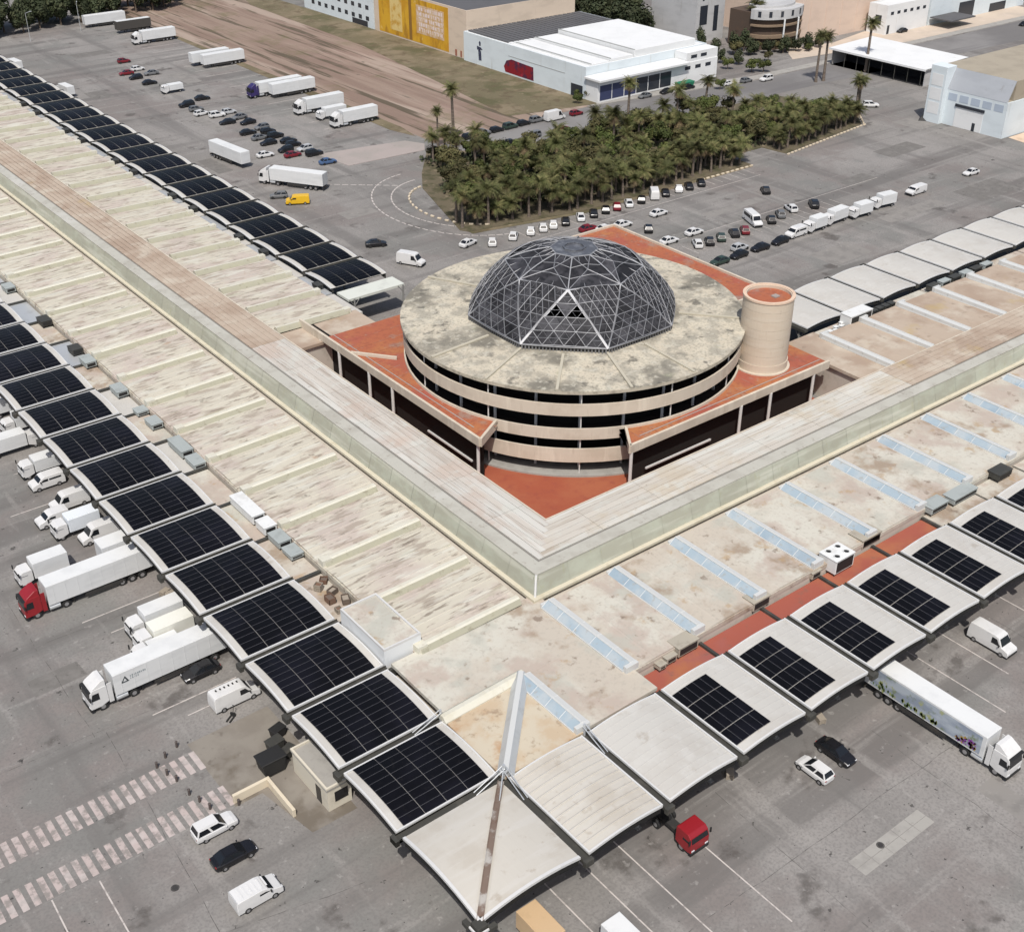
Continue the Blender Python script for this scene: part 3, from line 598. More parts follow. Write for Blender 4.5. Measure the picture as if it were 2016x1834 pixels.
# ------------------------------------------------------------------ raised terrace around it
deck = thing('terrace_deck', 'raised orange terracotta terrace on columns around the round building', 'terrace')
DZ = 7.35; DX0, DY0 = 46.8, 48.5
arcp = []
a_s, a_e = math.atan2(64.6-CY, 51.0-CX), math.atan2(53.2-CY, 64.4-CX)
rn = RB+.04
s0 = math.atan2(65.2-CY, -math.sqrt(rn*rn-(65.2-CY)**2)); s1 = math.atan2(-math.sqrt(rn*rn-(64.8-CX)**2), 64.8-CX)
if s0 > 0: s0 -= 2*PI
for i in range(13):
    a = s0+(s1-s0)*i/12; arcp.append((CX+rn*math.cos(a), CY+rn*math.sin(a)))
outer = [(DX0,104),(DX0,62.6)]+arcp+[(61.8,DY0),(103.4,DY0),(103.4,72.6),(116.8,72.6),(116.8,112.6),(72.6,112.6),(72.6,104)]
# slab as quads fanned to the ring: outer boundary sampled against the building circle
mb = MB(); circ = []
for (x, y) in outer:
    a = math.atan2(y-CY, x-CX); circ.append((CX+(rn-.3)*math.cos(a), CY+(rn-.3)*math.sin(a)))
dense_o, dense_c = [], []
for i in range(len(outer)):
    p, q = Vector(outer[i]), Vector(outer[(i+1) % len(outer)]); n = max(1, int((q-p).length/2.0))
    for k in range(n):
        e = p.lerp(q, k/n); a = math.atan2(e.y-CY, e.x-CX); dense_o.append(tuple(e)); dense_c.append((CX+(rn-.3)*math.cos(a), CY+(rn-.3)*math.sin(a)))
n = len(dense_o)
for i in range(n):
    j = (i+1) % n; o0, o1, c0, c1 = dense_o[i], dense_o[j], dense_c[i], dense_c[j]
    if math.hypot(o0[0]-CX, o0[1]-CY) < rn+.2 and math.hypot(o1[0]-CX, o1[1]-CY) < rn+.2: continue
    mb.quad([(*o0,DZ),(*o1,DZ),(*c1,DZ),(*c0,DZ)]); mb.quad([(*o0,DZ-.75),(*o1,DZ-.75),(*c1,DZ-.75),(*c0,DZ-.75)], 1)
ob('floor', mb.mesh('floor', [TERRA, CONC]), deck)
def rail(p, q, h0, h1, wd=.35, m=TAN, nm='parapet'):
    p = Vector(p); q = Vector(q); L = (q-p).length; a = math.atan2(q.y-p.y, q.x-p.x)
    ob(nm, MB().box(0,L,-wd/2,wd/2,h0,h1).mesh(nm, m, bevel=.03), deck, (p.x,p.y,0), a)
for p, q in (((DX0,112),(DX0,62.6)), ((61.8,DY0),(103.4,DY0)), ((DX0,62.45),(arcp[0][0]-.1,arcp[0][1]+.1)), ((arcp[-1][0],arcp[-1][1]-.1),(61.8,DY0-.1)), ((103.6,72.6),(116.8,72.6)), ((116.8,72.4),(116.8,112.6)), ((116.6,112.7),(72.6,112.7))):
    rail(p, q, DZ-.95, DZ+.42, .4)
for p, q in (((DX0+1.5,104),(DX0+1.5,66)), ((65,DY0+1.5),(103,DY0+1.5))): rail(p, q, DZ+.003, DZ+.09, .16, PINKC, 'kerb')
rail((CX-RB-2.2, CY+19.5), (CX-RB+2.4, CY+13.5), DZ+.003, DZ+.55, .3)
for k, (x, y) in enumerate(((46.5,105.1),(46.5,99.5),(46.5,90.7),(46.5,84.2),(46.9,63.2),(61.9,48.2),(83.6,48.1),(90,48.1),(99.8,48.2))):
    ob('column', MB().box(-.3,.3,-.3,.3,0,.25).cyl((0,0,.2),(0,0,DZ-.9),.24,n=10).mesh('column', STEEL), deck, (x+.25,y+.3,0))
ob('ramp_rail', MB().box(0,11,-.12,.12,1.9,2.15).mesh('ramp_rail', CANW), deck, (47.9,66.0,0), math.radians(90))
ob('ramp_rail', MB().box(0,13,-.12,.12,1.9,2.15).mesh('ramp_rail', CANW), deck, (66,49.4,0), math.radians(0))
# added backdrop walls below the terrace, near black to paint its shade
UW = mat('under_shade_wall', (.009,.007,.006), .9)
ob('under_shade_wall', MB().box(48.4,48.7,64.2,112,0,DZ-.8).mesh('under_shade_wall', UW), deck); ob('under_shade_wall', MB().box(63.6,102,50.0,50.3,0,DZ-.8).mesh('under_shade_wall', UW), deck)
# ------------------------------------------------------------------ stair tower
tw = thing('stair_tower', 'plain tan cylinder tower with an orange top rising from the terrace right of the dome', 'tower', (94.9,54.7,0))
tm = MB()
for i in range(8): tm.ring(0,0,3.35,3.78-(0 if i else -.12),DZ+.02+11.4/8*i,DZ+.02+11.4/8*(i+1)-.03,48)
tm.ring(0,0,3.3,3.72,DZ,DZ+11.6,48)
ob('shaft', tm.mesh('shaft', TOWERM), tw)
ob('rim', MB().ring(0,0,3.45,3.9,DZ+11.45,DZ+11.75,48).mesh('rim', mat('rim_render', (.62,.47,.36), .8, layers=[((.52,.37,.27), .8,.5,.7,.6,5)])), tw)
ob('tower_roof', MB().prism([(3.5*math.cos(2*PI*i/40),3.5*math.sin(2*PI*i/40)) for i in range(40)],DZ+10.9,DZ+11.15).mesh('tower_roof', TERRA), tw)
ob('hatch', MB().box(.2,1.2,-1.1,-.2,DZ+11.152,DZ+11.4).box(.3,.65,-1.0,-.7,DZ+11.4,DZ+11.46).mesh('hatch', PINKC, bevel=.04), tw)
ob('base_curb', MB().ring(0,0,3.7,4.3,DZ+.003,DZ+.2,48).mesh('base_curb', TAN), tw)

# ------------------------------------------------------------------ glazed dome (octagonal, triangulated)
dome = thing('glass_dome', 'grey glazed faceted dome of triangles on the round roof', 'dome', (CX,CY,14.3))
RBASE, RUP, ZUP, RTOP, ZTOP, ZB = 16.55, 10.5, 7.4, 3.6, 9.75, .75
bv = [Vector((RBASE*math.cos(PI/8+PI/4*k), RBASE*math.sin(PI/8+PI/4*k), ZB)) for k in range(8)]
uv_ = [Vector((RUP*math.cos(PI/4*k), RUP*math.sin(PI/4*k), ZUP)) for k in range(8)]
tv = [Vector((RTOP*math.cos(PI/4*k), RTOP*math.sin(PI/4*k), ZTOP)) for k in range(8)]
thin = MB(); net = MB()
def tri_face(A, B, C_, n, open_=()):
    A, B, C_ = Vector(A), Vector(B), Vector(C_); nrm = (B-A).cross(C_-A).normalized()
    if nrm.dot(A+B+C_-Vector((0,0,-30))) < 0: nrm = -nrm
    bul = .70
    def P(i, j):
        k = n-i-j; p = (A*k+B*i+C_*j)/n; u_, v_, w2 = k/n, i/n, j/n
        return p+nrm*(bul*4*(u_*v_+v_*w2+u_*w2)/ (4/3))
    def PF(i, j, N):
        k = N-i-j; p = (A*k+B*i+C_*j)/N; u_, v_, w2 = k/N, i/N, j/N
        return p+nrm*(bul*4*(u_*v_+v_*w2+u_*w2)/(4/3))-nrm*.02
    for q in range(1, 8, 2):
        for a_, b_, c_ in ((PF(q,0,8),PF(q,(8-q)//2,8),PF(q,8-q,8)), (PF(0,q,8),PF((8-q)//2,q,8),PF(8-q,q,8)), (PF(q,0,8),PF(q//2,q-q//2,8),PF(0,q,8))):
            net.cyl(a_, b_, .026, n=3, caps=False); net.cyl(b_, c_, .026, n=3, caps=False)
    cnt = 0
    for i in range(n):
        for j in range(n-i):
            trs = [(P(i,j),P(i+1,j),P(i,j+1))]
            if i+j < n-1: trs.append((P(i+1,j),P(i+1,j+1),P(i,j+1)))
            for t3 in trs:
                if cnt not in open_:
                    c = (t3[0]+t3[1]+t3[2])/3; q = [c+(p-c)*.97-nrm*.06 for p in t3]; m2 = MB().quad(q).quad([p-nrm*.05 for p in q])
                    ob('pane', m2.mesh('pane', DOMEG), dome)
                cnt += 1
            p0, p1, p2 = trs[0]
            for a, b in ((p0,p1),(p1,p2),(p0,p2)): thin.cyl(a, b, .055, n=4, caps=False)
    return P
FRONT = 5   # the face turned to the near corner has the two open panes
for k in range(8):
    b0, b1 = bv[k-1], bv[k]                     # base edge centred on the angle of uv_[k]
    tri_face(b0, b1, uv_[k], 4, open_=(4, 11) if k == FRONT else ())
    tri_face(uv_[k], uv_[(k+1) % 8], bv[k], 4)
    P = [uv_[k], uv_[(k+1) % 8], tv[(k+1) % 8], tv[k]]; c = (P[0]+P[1]+P[2]+P[3])/4+Vector((0,0,.35))
    mids = []
    for q in ((P[0],P[1]),(P[1],P[2]),(P[2],P[3]),(P[3],P[0])):
        m2 = MB().quad([c,q[0],q[1]]).quad([c-Vector((0,0,.06)),q[0]-Vector((0,0,.06)),q[1]-Vector((0,0,.06))]); ob('pane', m2.mesh('pane', DOMEG), dome); thin.cyl(c, q[0], .07, n=4, caps=False)
    for s_ in (.33,.66):
        a_, b_ = P[0].lerp(P[3], s_), P[1].lerp(P[2], s_); mid = a_.lerp(b_, .5)+Vector((0,0,.36)); thin.cyl(a_, mid, .06, n=4, caps=False); thin.cyl(mid, b_, .06, n=4, caps=False)
        thin.cyl(P[0].lerp(P[1], s_)+Vector((0,0,.05)), P[3].lerp(P[2], s_)+Vector((0,0,.12)), .06, n=4, caps=False)
ob('fine_wire_net', net.mesh('fine_wire_net', DOMEC), dome)['kind'] = 'stuff'
o = ob('strut_lattice', thin.mesh('strut_lattice', DOMEC), dome); o['kind'] = 'stuff'
FRW = mat('front_truss', (.60,.60,.61), .45, .1)
def strut(a, b, r=.15, m=DOMEW):
    a = Vector(a); b = Vector(b); c = a.lerp(b,.5); L_ = (b-a).length
    o_ = Vector((c.x,c.y,c.z*.9+.6)).normalized()*(.30 if L_ > 3 else 0); pts = [a, a.lerp(b,.25)+o_*.75, c+o_, a.lerp(b,.75)+o_*.75, b]; mb = MB()
    for p_, q_ in zip(pts, pts[1:]): mb.cyl(p_, q_, r, n=6)
    ob('strut', mb.mesh('strut', m), dome)
for k in range(8):
    fr = k == FRONT; strut(bv[k-1], uv_[k], .20 if fr else .11, FRW if fr else DOMEW); strut(bv[k], uv_[k], .20 if fr else .11, FRW if fr else DOMEW); strut(uv_[k], uv_[(k+1) % 8], .11); strut(uv_[k], tv[k], .09); strut(bv[k-1], bv[k], .12, DOMEC); strut(tv[k], tv[(k+1) % 8], .12, DOMEC)
# crown and louvred foot
cm = MB().prism([(3.5*math.cos(PI/4*k),3.5*math.sin(PI/4*k)) for k in range(8)], ZTOP-.05, ZTOP+.1, 0).ring(0,0,1.5,1.8,ZTOP+.1,ZTOP+.3,8)
ob('crown_vent', cm.mesh('crown_vent', mat('crown_metal', (.10,.105,.12), .45, .2, layers=[((.20,.21,.23), .8,.5,.7,.8,4)])), dome)
lv = MB(); lb = MB()
for k in range(8):
    a, b = Vector((bv[k-1].x,bv[k-1].y,0)), Vector((bv[k].x,bv[k].y,0)); d = (b-a).normalized(); nn = Vector((d.y,-d.x,0)); L = (b-a).length
    lb.quad([a*.985+Vector((0,0,-.3)), b*.985+Vector((0,0,-.3)), b*.985+Vector((0,0,ZB)), a*.985+Vector((0,0,ZB))])
    for i in range(25):
        p = a+d*(L*(i+.25)/25); q = p+d*(L/25*.42); o3 = nn*.07
        lv.quad([p+o3+Vector((0,0,-.25)), q+o3+Vector((0,0,-.25)), q+o3+Vector((0,0,ZB-.08)), p+o3+Vector((0,0,ZB-.08))]); lv.quad([p-o3, q-o3, q-o3+Vector((0,0,ZB-.08)), p-o3+Vector((0,0,ZB-.08))])
    lv.cyl(a+Vector((0,0,ZB)), b+Vector((0,0,ZB)), .09, n=5)
ob('foot_backing', lb.mesh('foot_backing', mat('foot_backing', (.05,.05,.052), .7)), dome)
ob('foot_louvres', lv.mesh('foot_louvres', mat('foot_louvres', (.17,.17,.175), .6, .1)), dome)['kind'] = 'stuff'
ob('well_floor', MB().prism([(20*math.cos(PI/12*k),20*math.sin(PI/12*k)) for k in range(24)], -9, -8.9).mesh('well_floor', mat('well_floor', (.05,.045,.04), .9)), dome)

# ------------------------------------------------------------------ vehicles
def wheel_mesh(r, wd):
    return MB().cyl((0,-wd/2,0),(0,wd/2,0),r,n=14,m=0).cyl((0,-wd/2-.012,0),(0,wd/2+.012,0),r*.58,n=10,m=1).mesh('wheel', [TYRE, RIM], bevel=.02)
WH = {'car': wheel_mesh(.33,.22), 'van': wheel_mesh(.36,.24), 'truck': wheel_mesh(.5,.34)}
def loft_body(st, m=0):
    """st: stations (x, halfwidth, zbottom, ztop); one closed rounded shell"""
    mb = MB(); secs = []
    for x, hw, zb, zt in st:
        h = zt-zb; half = [(hw*.82,zb),(hw*.98,zb+h*.22),(hw,zb+h*.55),(hw*.97,zt-h*.14),(hw*.86,zt-.01)]
        secs.append([(x,y,z) for y,z in half]+[(x,0,zt+.02)]+[(x,-y,z) for y,z in reversed(half)])
    for a, b in zip(secs, secs[1:]):
        for i in range(len(a)):
            j = (i+1) % len(a); mb.quad([a[i],b[i],b[j],a[j]], m)
    mb.quad(secs[0], m); mb.quad(list(reversed(secs[-1])), m); return mb
def cabin(mb, rb, rt, ft, fb, zb, zt, hb, ht, m=0):
    """greenhouse: x of rear base/top, front top/base; returns the glass quads a little proud of it"""
    B0,B1,T1,T0 = (rb,hb,zb),(fb,hb,zb),(ft,ht,zt),(rt,ht,zt)
    f = lambda p: (p[0],-p[1],p[2])
    mb.quad([T0,T1,f(T1),f(T0)],m); mb.quad([B0,T0,f(T0),f(B0)],m); mb.quad([B1,f(B1),f(T1),T1],m); mb.quad([B0,B1,T1,T0],m); mb.quad([f(B0),f(T0),f(T1),f(B1)],m)
    mb.quad([((rt+ft)/2-.02+(T0[0]-(rt+ft)/2)*.8,ht*.8,zt+.035),((rt+ft)/2+(T1[0]-(rt+ft)/2)*.8,ht*.8,zt+.035),((rt+ft)/2+(T1[0]-(rt+ft)/2)*.8,-ht*.8,zt+.035),((rt+ft)/2-.02+(T0[0]-(rt+ft)/2)*.8,-ht*.8,zt+.035)],m)
    def inset(q, s, t=.0):
        q = [Vector(p) for p in q]; c = sum(q, Vector())/len(q); n = (q[1]-q[0]).cross(q[2]-q[0]).normalized()
        if n.dot(c-Vector(((rb+fb)/2,0,(zb+zt)/2))) < 0: n = -n
        return [c+(p-c)*s+n*.014 for p in q]
    g = {'windscreen': [inset([B1,f(B1),f(T1),T1],.88)], 'rear_window': [inset([B0,T0,f(T0),f(B0)],.84)]}
    sides = []
    for fn in (lambda p: p, f):
        b0,b1,t1,t0 = [Vector(fn(p)) for p in (B0,B1,T1,T0)]
        mbm, mtm = b0.lerp(b1,.5), t0.lerp(t1,.47)
        sides += [inset([b0,mbm,mtm,t0],.84), inset([mbm,b1,t1,mtm],.84)]
    g['side_window'] = sides; return g
SPEC = {  # length, width, stations, cabin
 'sedan': ([(-2.2,.62,.34,.80),(-2.08,.80,.24,.93),(-1.3,.89,.20,.97),(0,.9,.20,.96),(.9,.89,.20,.93),(1.65,.86,.21,.83),(2.08,.76,.25,.70),(2.2,.58,.34,.60)], (-1.75,-1.05,.25,1.05,.93,1.42,.80,.60)),
 'hatch': ([(-1.98,.66,.36,.86),(-1.9,.82,.25,.98),(-1.2,.88,.20,.98),(0,.89,.20,.96),(.8,.88,.20,.94),(1.5,.85,.21,.86),(1.9,.76,.25,.72),(2.0,.58,.34,.62)], (-1.88,-1.5,.15,1.0,.95,1.47,.80,.62)),
 'suv': ([(-2.2,.70,.40,.98),(-2.12,.86,.28,1.08),(-1.3,.93,.24,1.08),(0,.94,.24,1.06),(.95,.93,.24,1.04),(1.75,.90,.25,.98),(2.1,.82,.29,.86),(2.22,.66,.38,.72)], (-2.1,-1.85,.25,1.0,1.05,1.66,.86,.70))}
def car(kind, colour, x, y, deg, label, group=None, near=False, z=0):
    key = (kind, colour)
    st, cb = SPEC[kind]
    if near:
        t = thing('parked_car', label, 'car', (x,y,z), math.radians(deg), group)
        mb = loft_body(st); g = cabin(mb, *cb)
        ob('body', mb.mesh('body', PAINT[colour], bevel=.018), t)
        for nm, qs in g.items():
            for q in qs: ob(nm, MB().quad(q).mesh(nm, WGLASS), t)
        for sx in (-1.32,1.34):
            for sy in (-1,1): ob('wheel', WH['car'], t, (sx,sy*.80,.33))
        for sy in (-1,1):
            ob('headlight', MB().box(-.12,.03,-.17,.17,-.07,.07).mesh('headlight', LAMP, bevel=.03), t, (st[-2][0]+.02,sy*.58,.62))
            ob('tail_light', MB().box(-.03,.08,-.12,.12,-.08,.08).mesh('tail_light', TAIL, bevel=.02), t, (st[1][0]-.05,sy*.62,.80))
            ob('mirror', MB().box(-.08,.08,-.1,.1,-.06,.07).mesh('mirror', PAINT[colour], bevel=.03), t, (.85,sy*.98,1.0))
        return t
    if key not in CARM:
        mb = loft_body(st); g = cabin(mb, *cb)
        for qs in g.values():
            for q in qs: mb.quad(q, 1)
        for sx in (-1.32,1.34):
            for sy in (-1,1): mb.cyl((sx,sy*.70,.33),(sx,sy*.92,.33),.33,n=10,m=2)
        for sy in (-1,1): mb.box(st[-2][0]-.1,st[-2][0]+.04,sy*.58-.15,sy*.58+.15,.56,.68,3)
        CARM[key] = mb.mesh('parked_car', [PAINT[colour], WGLASS, TYRE, LAMP])
    return ob('parked_car', CARM[key], None, (x,y,z), math.radians(deg), label, 'car', group)
CARM = {}
def prof_body(mb, prof, hw, taper=0.0, zt0=1e9, m=0, ytop=None):
    """side profile (x,z) extruded to +-hw, narrowing above zt0"""
    def h(z): return hw-max(0, z-zt0)*taper
    L = [(x,h(z),z) for x,z in prof]; R_ = [(x,-h(z),z) for x,z in prof]; n = len(prof)
    b = len(mb.v); mb.v += L+R_
    mb.f.append(tuple(b+i for i in range(n))); mb.m.append(m); mb.f.append(tuple(b+n+i for i in reversed(range(n)))); mb.m.append(m)
    for i in range(n):
        j = (i+1) % n; mb.f.append((b+i,b+n+i,b+n+j,b+j)); mb.m.append(m)
def van(colour, x, y, deg, label, group=None, L=5.2, H=2.3, near=False, windows=False):
    t = thing('van', label, 'van', (x,y,0), math.radians(deg), group)
    a = L/2; body = MB()
    prof_body(body, [(-a,.35),(-a-.03,.9),(-a+.02,1.9),(-a+.12,H-.05),(-a+.5,H),(a-2.0,H),(a-1.55,H-.12),(a-.95,1.28),(a-.15,1.05),(a,.75),(a-.03,.35)], .98, .09, 1.1)
    ob('body', body.mesh('body', PAINT[colour], bevel=.07, seg=2), t)
    zs = lambda z: .98-max(0,z-1.1)*.09
    p0, p1 = (a-1.60,H-.17), (a-1.0,1.34)
    q = [(p0[0]+.05,zs(p0[1])-.14,p0[1]+.03),(p0[0]+.05,-zs(p0[1])+.14,p0[1]+.03),(p1[0]+.06,-zs(p1[1])+.08,p1[1]+.03),(p1[0]+.06,zs(p1[1])-.08,p1[1]+.03)]
    ob('windscreen', MB().quad(q).mesh('windscreen', WGLASS), t)
    for sy in (-1,1):
        qs = [(a-2.35,sy*(zs(H-.35)+.012),H-.35),(a-1.72,sy*(zs(H-.35)+.012),H-.35),(a-1.18,sy*(zs(1.3)+.012),1.3),(a-2.35,sy*(zs(1.3)+.012),1.3)]
        ob('side_window', MB().quad(qs).mesh('side_window', WGLASS), t)
        if windows:
            qs = [(-a+.5,sy*(zs(H-.4)+.012),H-.4),(a-2.5,sy*(zs(H-.4)+.012),H-.4),(a-2.5,sy*(zs(1.35)+.012),1.35),(-a+.5,sy*(zs(1.35)+.012),1.35)]
            ob('side_window', MB().quad(qs).mesh('side_window', WGLASS), t)
        ob('mirror', MB().box(-.06,.06,-.12,.12,-.13,.13).mesh('mirror', BLACK, bevel=.03), t, (a-1.25,sy*1.08,1.4))
        ob('headlight', MB().box(-.2,.03,-.14,.14,-.1,.1).mesh('headlight', LAMP, bevel=.04), t, (a-.04,sy*.76,.88))
        for sx in (-a+.95,a-.9): ob('wheel', WH['van'], t, (sx,sy*.86,.36))
    if near:
        for i in range(6): ob('roof_rib', MB().box(-.08,.08,-.62,.62,0,.035).mesh('roof_rib', PAINT[colour], bevel=.01), t, (-a+.75+.48*i,0,H+.001))
    ob('bumper', MB().box(a-.25,a+.05,-.94,.94,.32,.62).mesh('bumper', BLACK, bevel=.05), t)
    return t
def cab_parts(t, colour, x0, hw=1.22, zc=.95, H=3.0, L=2.1, deflector=False, glass=True):
    """forward-control cab; x0 = front face"""
    mb = MB(); prof_body(mb, [(x0-L,zc-.1),(x0-L,H-.1),(x0-L+.1,H),(x0-.55,H-.02),(x0-.22,H-.35),(x0-.03,1.75),(x0,1.5),(x0,zc-.35),(x0-.05,zc-.45),(x0-L+.9,zc-.45)], hw, .05, 1.8)
    ob('cab', mb.mesh('cab', PAINT[colour], bevel=.07, seg=2), t)
    z1, z0 = H-.42, 1.78
    f = lambda z: x0-.03-(z-1.75)*(.19/(H-.35-1.75)) if z < H-.35 else x0-.22
    q = [(f(z1)+.03,hw-.2,z1),(f(z1)+.03,-hw+.2,z1),(f(z0)+.03,-hw+.12,z0),(f(z0)+.03,hw-.12,z0)]
    ob('windscreen', MB().quad(q).mesh('windscreen', WGLASS), t)
    for sy in (-1,1):
        qs = [(x0-1.15,sy*(hw-.045),H-.55),(x0-.42,sy*(hw-.045),H-.55),(x0-.2,sy*(hw+.012),1.75),(x0-1.15,sy*(hw+.012),1.75)]
        ob('side_window', MB().quad(qs).mesh('side_window', WGLASS), t)
        ob('mirror', MB().box(-.07,.07,-.1,.1,-.3,.3).mesh('mirror', BLACK, bevel=.03), t, (x0-.05,sy*(hw+.17),2.2))
        ob('headlight', MB().box(-.05,.04,-.2,.2,-.1,.1).mesh('headlight', LAMP, bevel=.03), t, (x0,sy*(hw-.32),.85))
    ob('bumper', MB().box(x0-.3,x0+.08,-hw,hw,.35,.72).mesh('bumper', BLACK, bevel=.04), t)
    if deflector:
        d = MB(); prof_body(d, [(x0-L+.05,H),(x0-L+.05,H+.72),(x0-L+.5,H+.70),(x0-.55,H+.05),(x0-.5,H)], hw-.12, .12, H); ob('roof_deflector', d.mesh('roof_deflector', PAINT[colour], bevel=.05), t)
        for sy in (-1,1): ob('side_fairing', MB().box(x0-L-.55,x0-L-.02,sy*(hw-.05)-.03,sy*(hw-.05)+.03,.7,H+.2).mesh('side_fairing', PAINT[colour], bevel=.02), t)
        ob('sun_visor', MB().box(x0-.35,x0+.05,-hw+.1,hw-.1,H-.28,H-.2).mesh('sun_visor', BLACK, bevel=.02), t)
def box_truck(colour, x, y, deg, label, group=None, BL=4.4, H=3.1, boxm=None, W=1.1):
    t = thing('box_truck', label, 'truck', (x,y,0), math.radians(deg), group); a = (BL+1.9)/2
    cab_parts(t, colour, a, W-.06, .9, 2.35, 1.75)
    ob('chassis', MB().box(-a+.1,a-1.2,-.42,.42,.45,.75).mesh('chassis', CHASS), t)
    bx = ob('cargo_box', MB().box(-a,-a+BL,-W,W,.85,H).mesh('cargo_box', boxm or TRAIL, bevel=.04), t)
    ob('box_roof', MB().box(-a+.08,-a+BL-.08,-W+.08,W-.08,H+.002,H+.03).mesh('box_roof', boxm or TRAILR), bx)
    for sx in (-a+1.1,a-.85):
        for sy in (-1,1): ob('wheel', WH['van'], t, (sx,sy*(W-.2),.38))
    return t
def trailer_parts(t, x0, L=13.6, W=1.275, H=4.0, m=None, zf=1.2):
    """x0 = front face, extends to -x"""
    b = ob('trailer_box', MB().box(x0-L,x0,-W,W,zf,H).mesh('trailer_box', m or TRAIL, bevel=.035), t)
    ob('trailer_roof', MB().box(x0-L+.1,x0-.1,-W+.1,W-.1,H+.002,H+.03).mesh('trailer_roof', TRAILR), b)
    for i in range(9):
        for sy in (-1,1): ob('side_post', MB().box(-.03,.03,-.015,.015,zf+.12,H-.12).mesh('side_post', m or TRAIL), b, (x0-.8-(L-1.6)*i/8,sy*(W+.012),0)) if m is None else None
    ob('rear_door', MB().box(x0-L-.05,x0-L-.002,-W+.08,W-.08,zf+.1,H-.1).box(x0-L-.08,x0-L-.04,-.04,.04,zf+.1,H-.1).mesh('rear_door', GALV), b)
    ob('chassis', MB().box(x0-L+.1,x0-1.2,-.55,.55,.85,zf-.01).box(x0-L,x0-L+.15,-W,W,.45,.75).mesh('trailer_chassis', CHASS), t)
    for sy in (-1,1): ob('side_guard', MB().box(x0-L+4.4,x0-4.4,sy*(W-.06)-.03,sy*(W-.06)+.03,.5,1.0).mesh('side_guard', CHASS), t)
    for sx in (1.9,3.2,4.5):
        for sy in (-1,1): ob('wheel', WH['truck'], t, (x0-L+sx,sy*(W-.22),.5))
    ob('landing_leg', MB().box(x0-3.2,x0-3.0,-.8,-.65,.05,1.1).mesh('landing_leg', CHASS), t); ob('landing_leg', MB().box(x0-3.2,x0-3.0,.65,.8,.05,1.1).mesh('landing_leg', CHASS), t)
def semi(colour, x, y, deg, label, group=None, m=None, L=13.6):
    """x,y = middle of the whole rig at the ground, front to +x local"""
    t = thing('articulated_truck', label, 'truck', (x,y,0), math.radians(deg), group); a = (L+2.9)/2
    cab_parts(t, colour, a, 1.24, 1.1, 3.15, 2.1, True)
    ob('chassis', MB().box(a-6.0,a-.6,-.5,.5,.6,1.0).mesh('tractor_chassis', CHASS), t)
    for sy in (-1,1): ob('fuel_tank', MB().cyl((a-4.2,sy*.95,.75),(a-2.9,sy*.95,.75),.33,n=12).mesh('fuel_tank', GALV), t)
    for sx in (1.35,4.9):
        for sy in (-1,1): ob('wheel', WH['truck'], t, (a-sx,sy*1.03,.5))
    trailer_parts(t, a-2.9, L, m=m); return t
def lone_trailer(x, y, deg, label, group=None, L=13.6, m=None):
    t = thing('trailer', label, 'trailer', (x,y,0), math.radians(deg), group); trailer_parts(t, L/2, L, m=m); return t

# lower left yard
car('suv','white',-11.0,28.4,0,'white SUV with dark windows parked beside the near zebra crossing', near=True)
car('sedan','black',-11.1,24.2,0,'black saloon car between the white SUV and the white van', near=True)
van('white',-11.6,18.7,0,'white panel van with a ribbed roof at the bottom left', L=4.6, H=1.85, near=True)
s2 = semi('white',-5.9,52.6,180,'white articulated truck with a small dark triangle logo on its trailer side')
# logo plates on the visible trailer side (local +y side)
lg = MB()
tri = [(0,0),(.95,0),(.55,.85)]; inn = [(.24,.14),(.70,.14),(.50,.58)]
for i in range(3):
    j = (i+1) % 3; lg.quad([(tri[i][0],0,tri[i][1]),(tri[j][0],0,tri[j][1]),(inn[j][0],0,inn[j][1]),(inn[i][0],0,inn[i][1])])
tb = [o for o in s2.children if o.name.startswith('trailer_box')][0]
LOGO = mat('logo_print', (.035,.045,.05), .5); LOGO2 = mat('logo_print_grey', (.25,.29,.30), .5)
ob('logo', lg.mesh('logo', LOGO), tb, (4.6,1.296,2.55), PI)
wl = MB()
for r_, (n_, w0) in enumerate(((9,.15),(5,.12))):
    for i in range(n_): wl.box(i*.21,i*.21+w0*(.7+.3*((i*5)%3)/2),-.004,.004,.42-.32*r_,.62-.32*r_+.04*((i*7)%2))
ob('lettering', wl.mesh('lettering', LOGO2), tb, (3.5,1.296,2.60), PI)
semi('red',-5.9,72.7,180,'articulated truck with a dark red cab and plain white trailer on the left')
lone_trailer(2.6,76.2,180,'white trailer backed under the left canopies behind the red cab truck', L=11)
box_truck('white',-9.3,79.4,180,'white box truck parked just beyond the red cab truck')
box_truck('white',-2.4,61.2,180,'white box truck nearest the red cab truck between the two long rigs', BL=4.8, H=3.2)
box_truck('white',-2.6,58.2,180,'cream white box truck right next to the rig with the triangle logo', BL=5.0, H=2.9, boxm=mat('cream_box', (.70,.70,.64), .5, layers=[((.6,.6,.54), .5,.5,.7,.6,5)]))
box_truck('white',-4.5,55.9,180,'low white truck half hidden behind the rig with the triangle logo', BL=3.6, H=2.2)
car('sedan','black',-1.9,50.2,180,'black car in the shade beside the rig with the triangle logo', near=True)
mv = van('white',-.9,43.9,0,'white minibus with a row of roof vents near the left canopies', L=5.4, H=2.3)
for i in range(6): ob('roof_vent', MB().box(-.09,.09,-.16,.16,0,.06).mesh('roof_vent', BLACK, bevel=.02), mv, (-1.9+.5*i,.25,2.301))
box_truck('white',-.5,104.2,180,'white box truck first in the group of small vans on the left', BL=4.0, H=2.7)
van('white',-1.2,100.1,180,'white van with side windows second in the group on the left', L=4.7, H=2.0, windows=True)
van('white',-.6,93.1,180,'white van with a large dark windscreen third in the group on the left', L=5.2, H=2.4)
van('white',-4.0,90.4,180,'short white van standing farthest out in the group on the left', L=4.2, H=1.95)
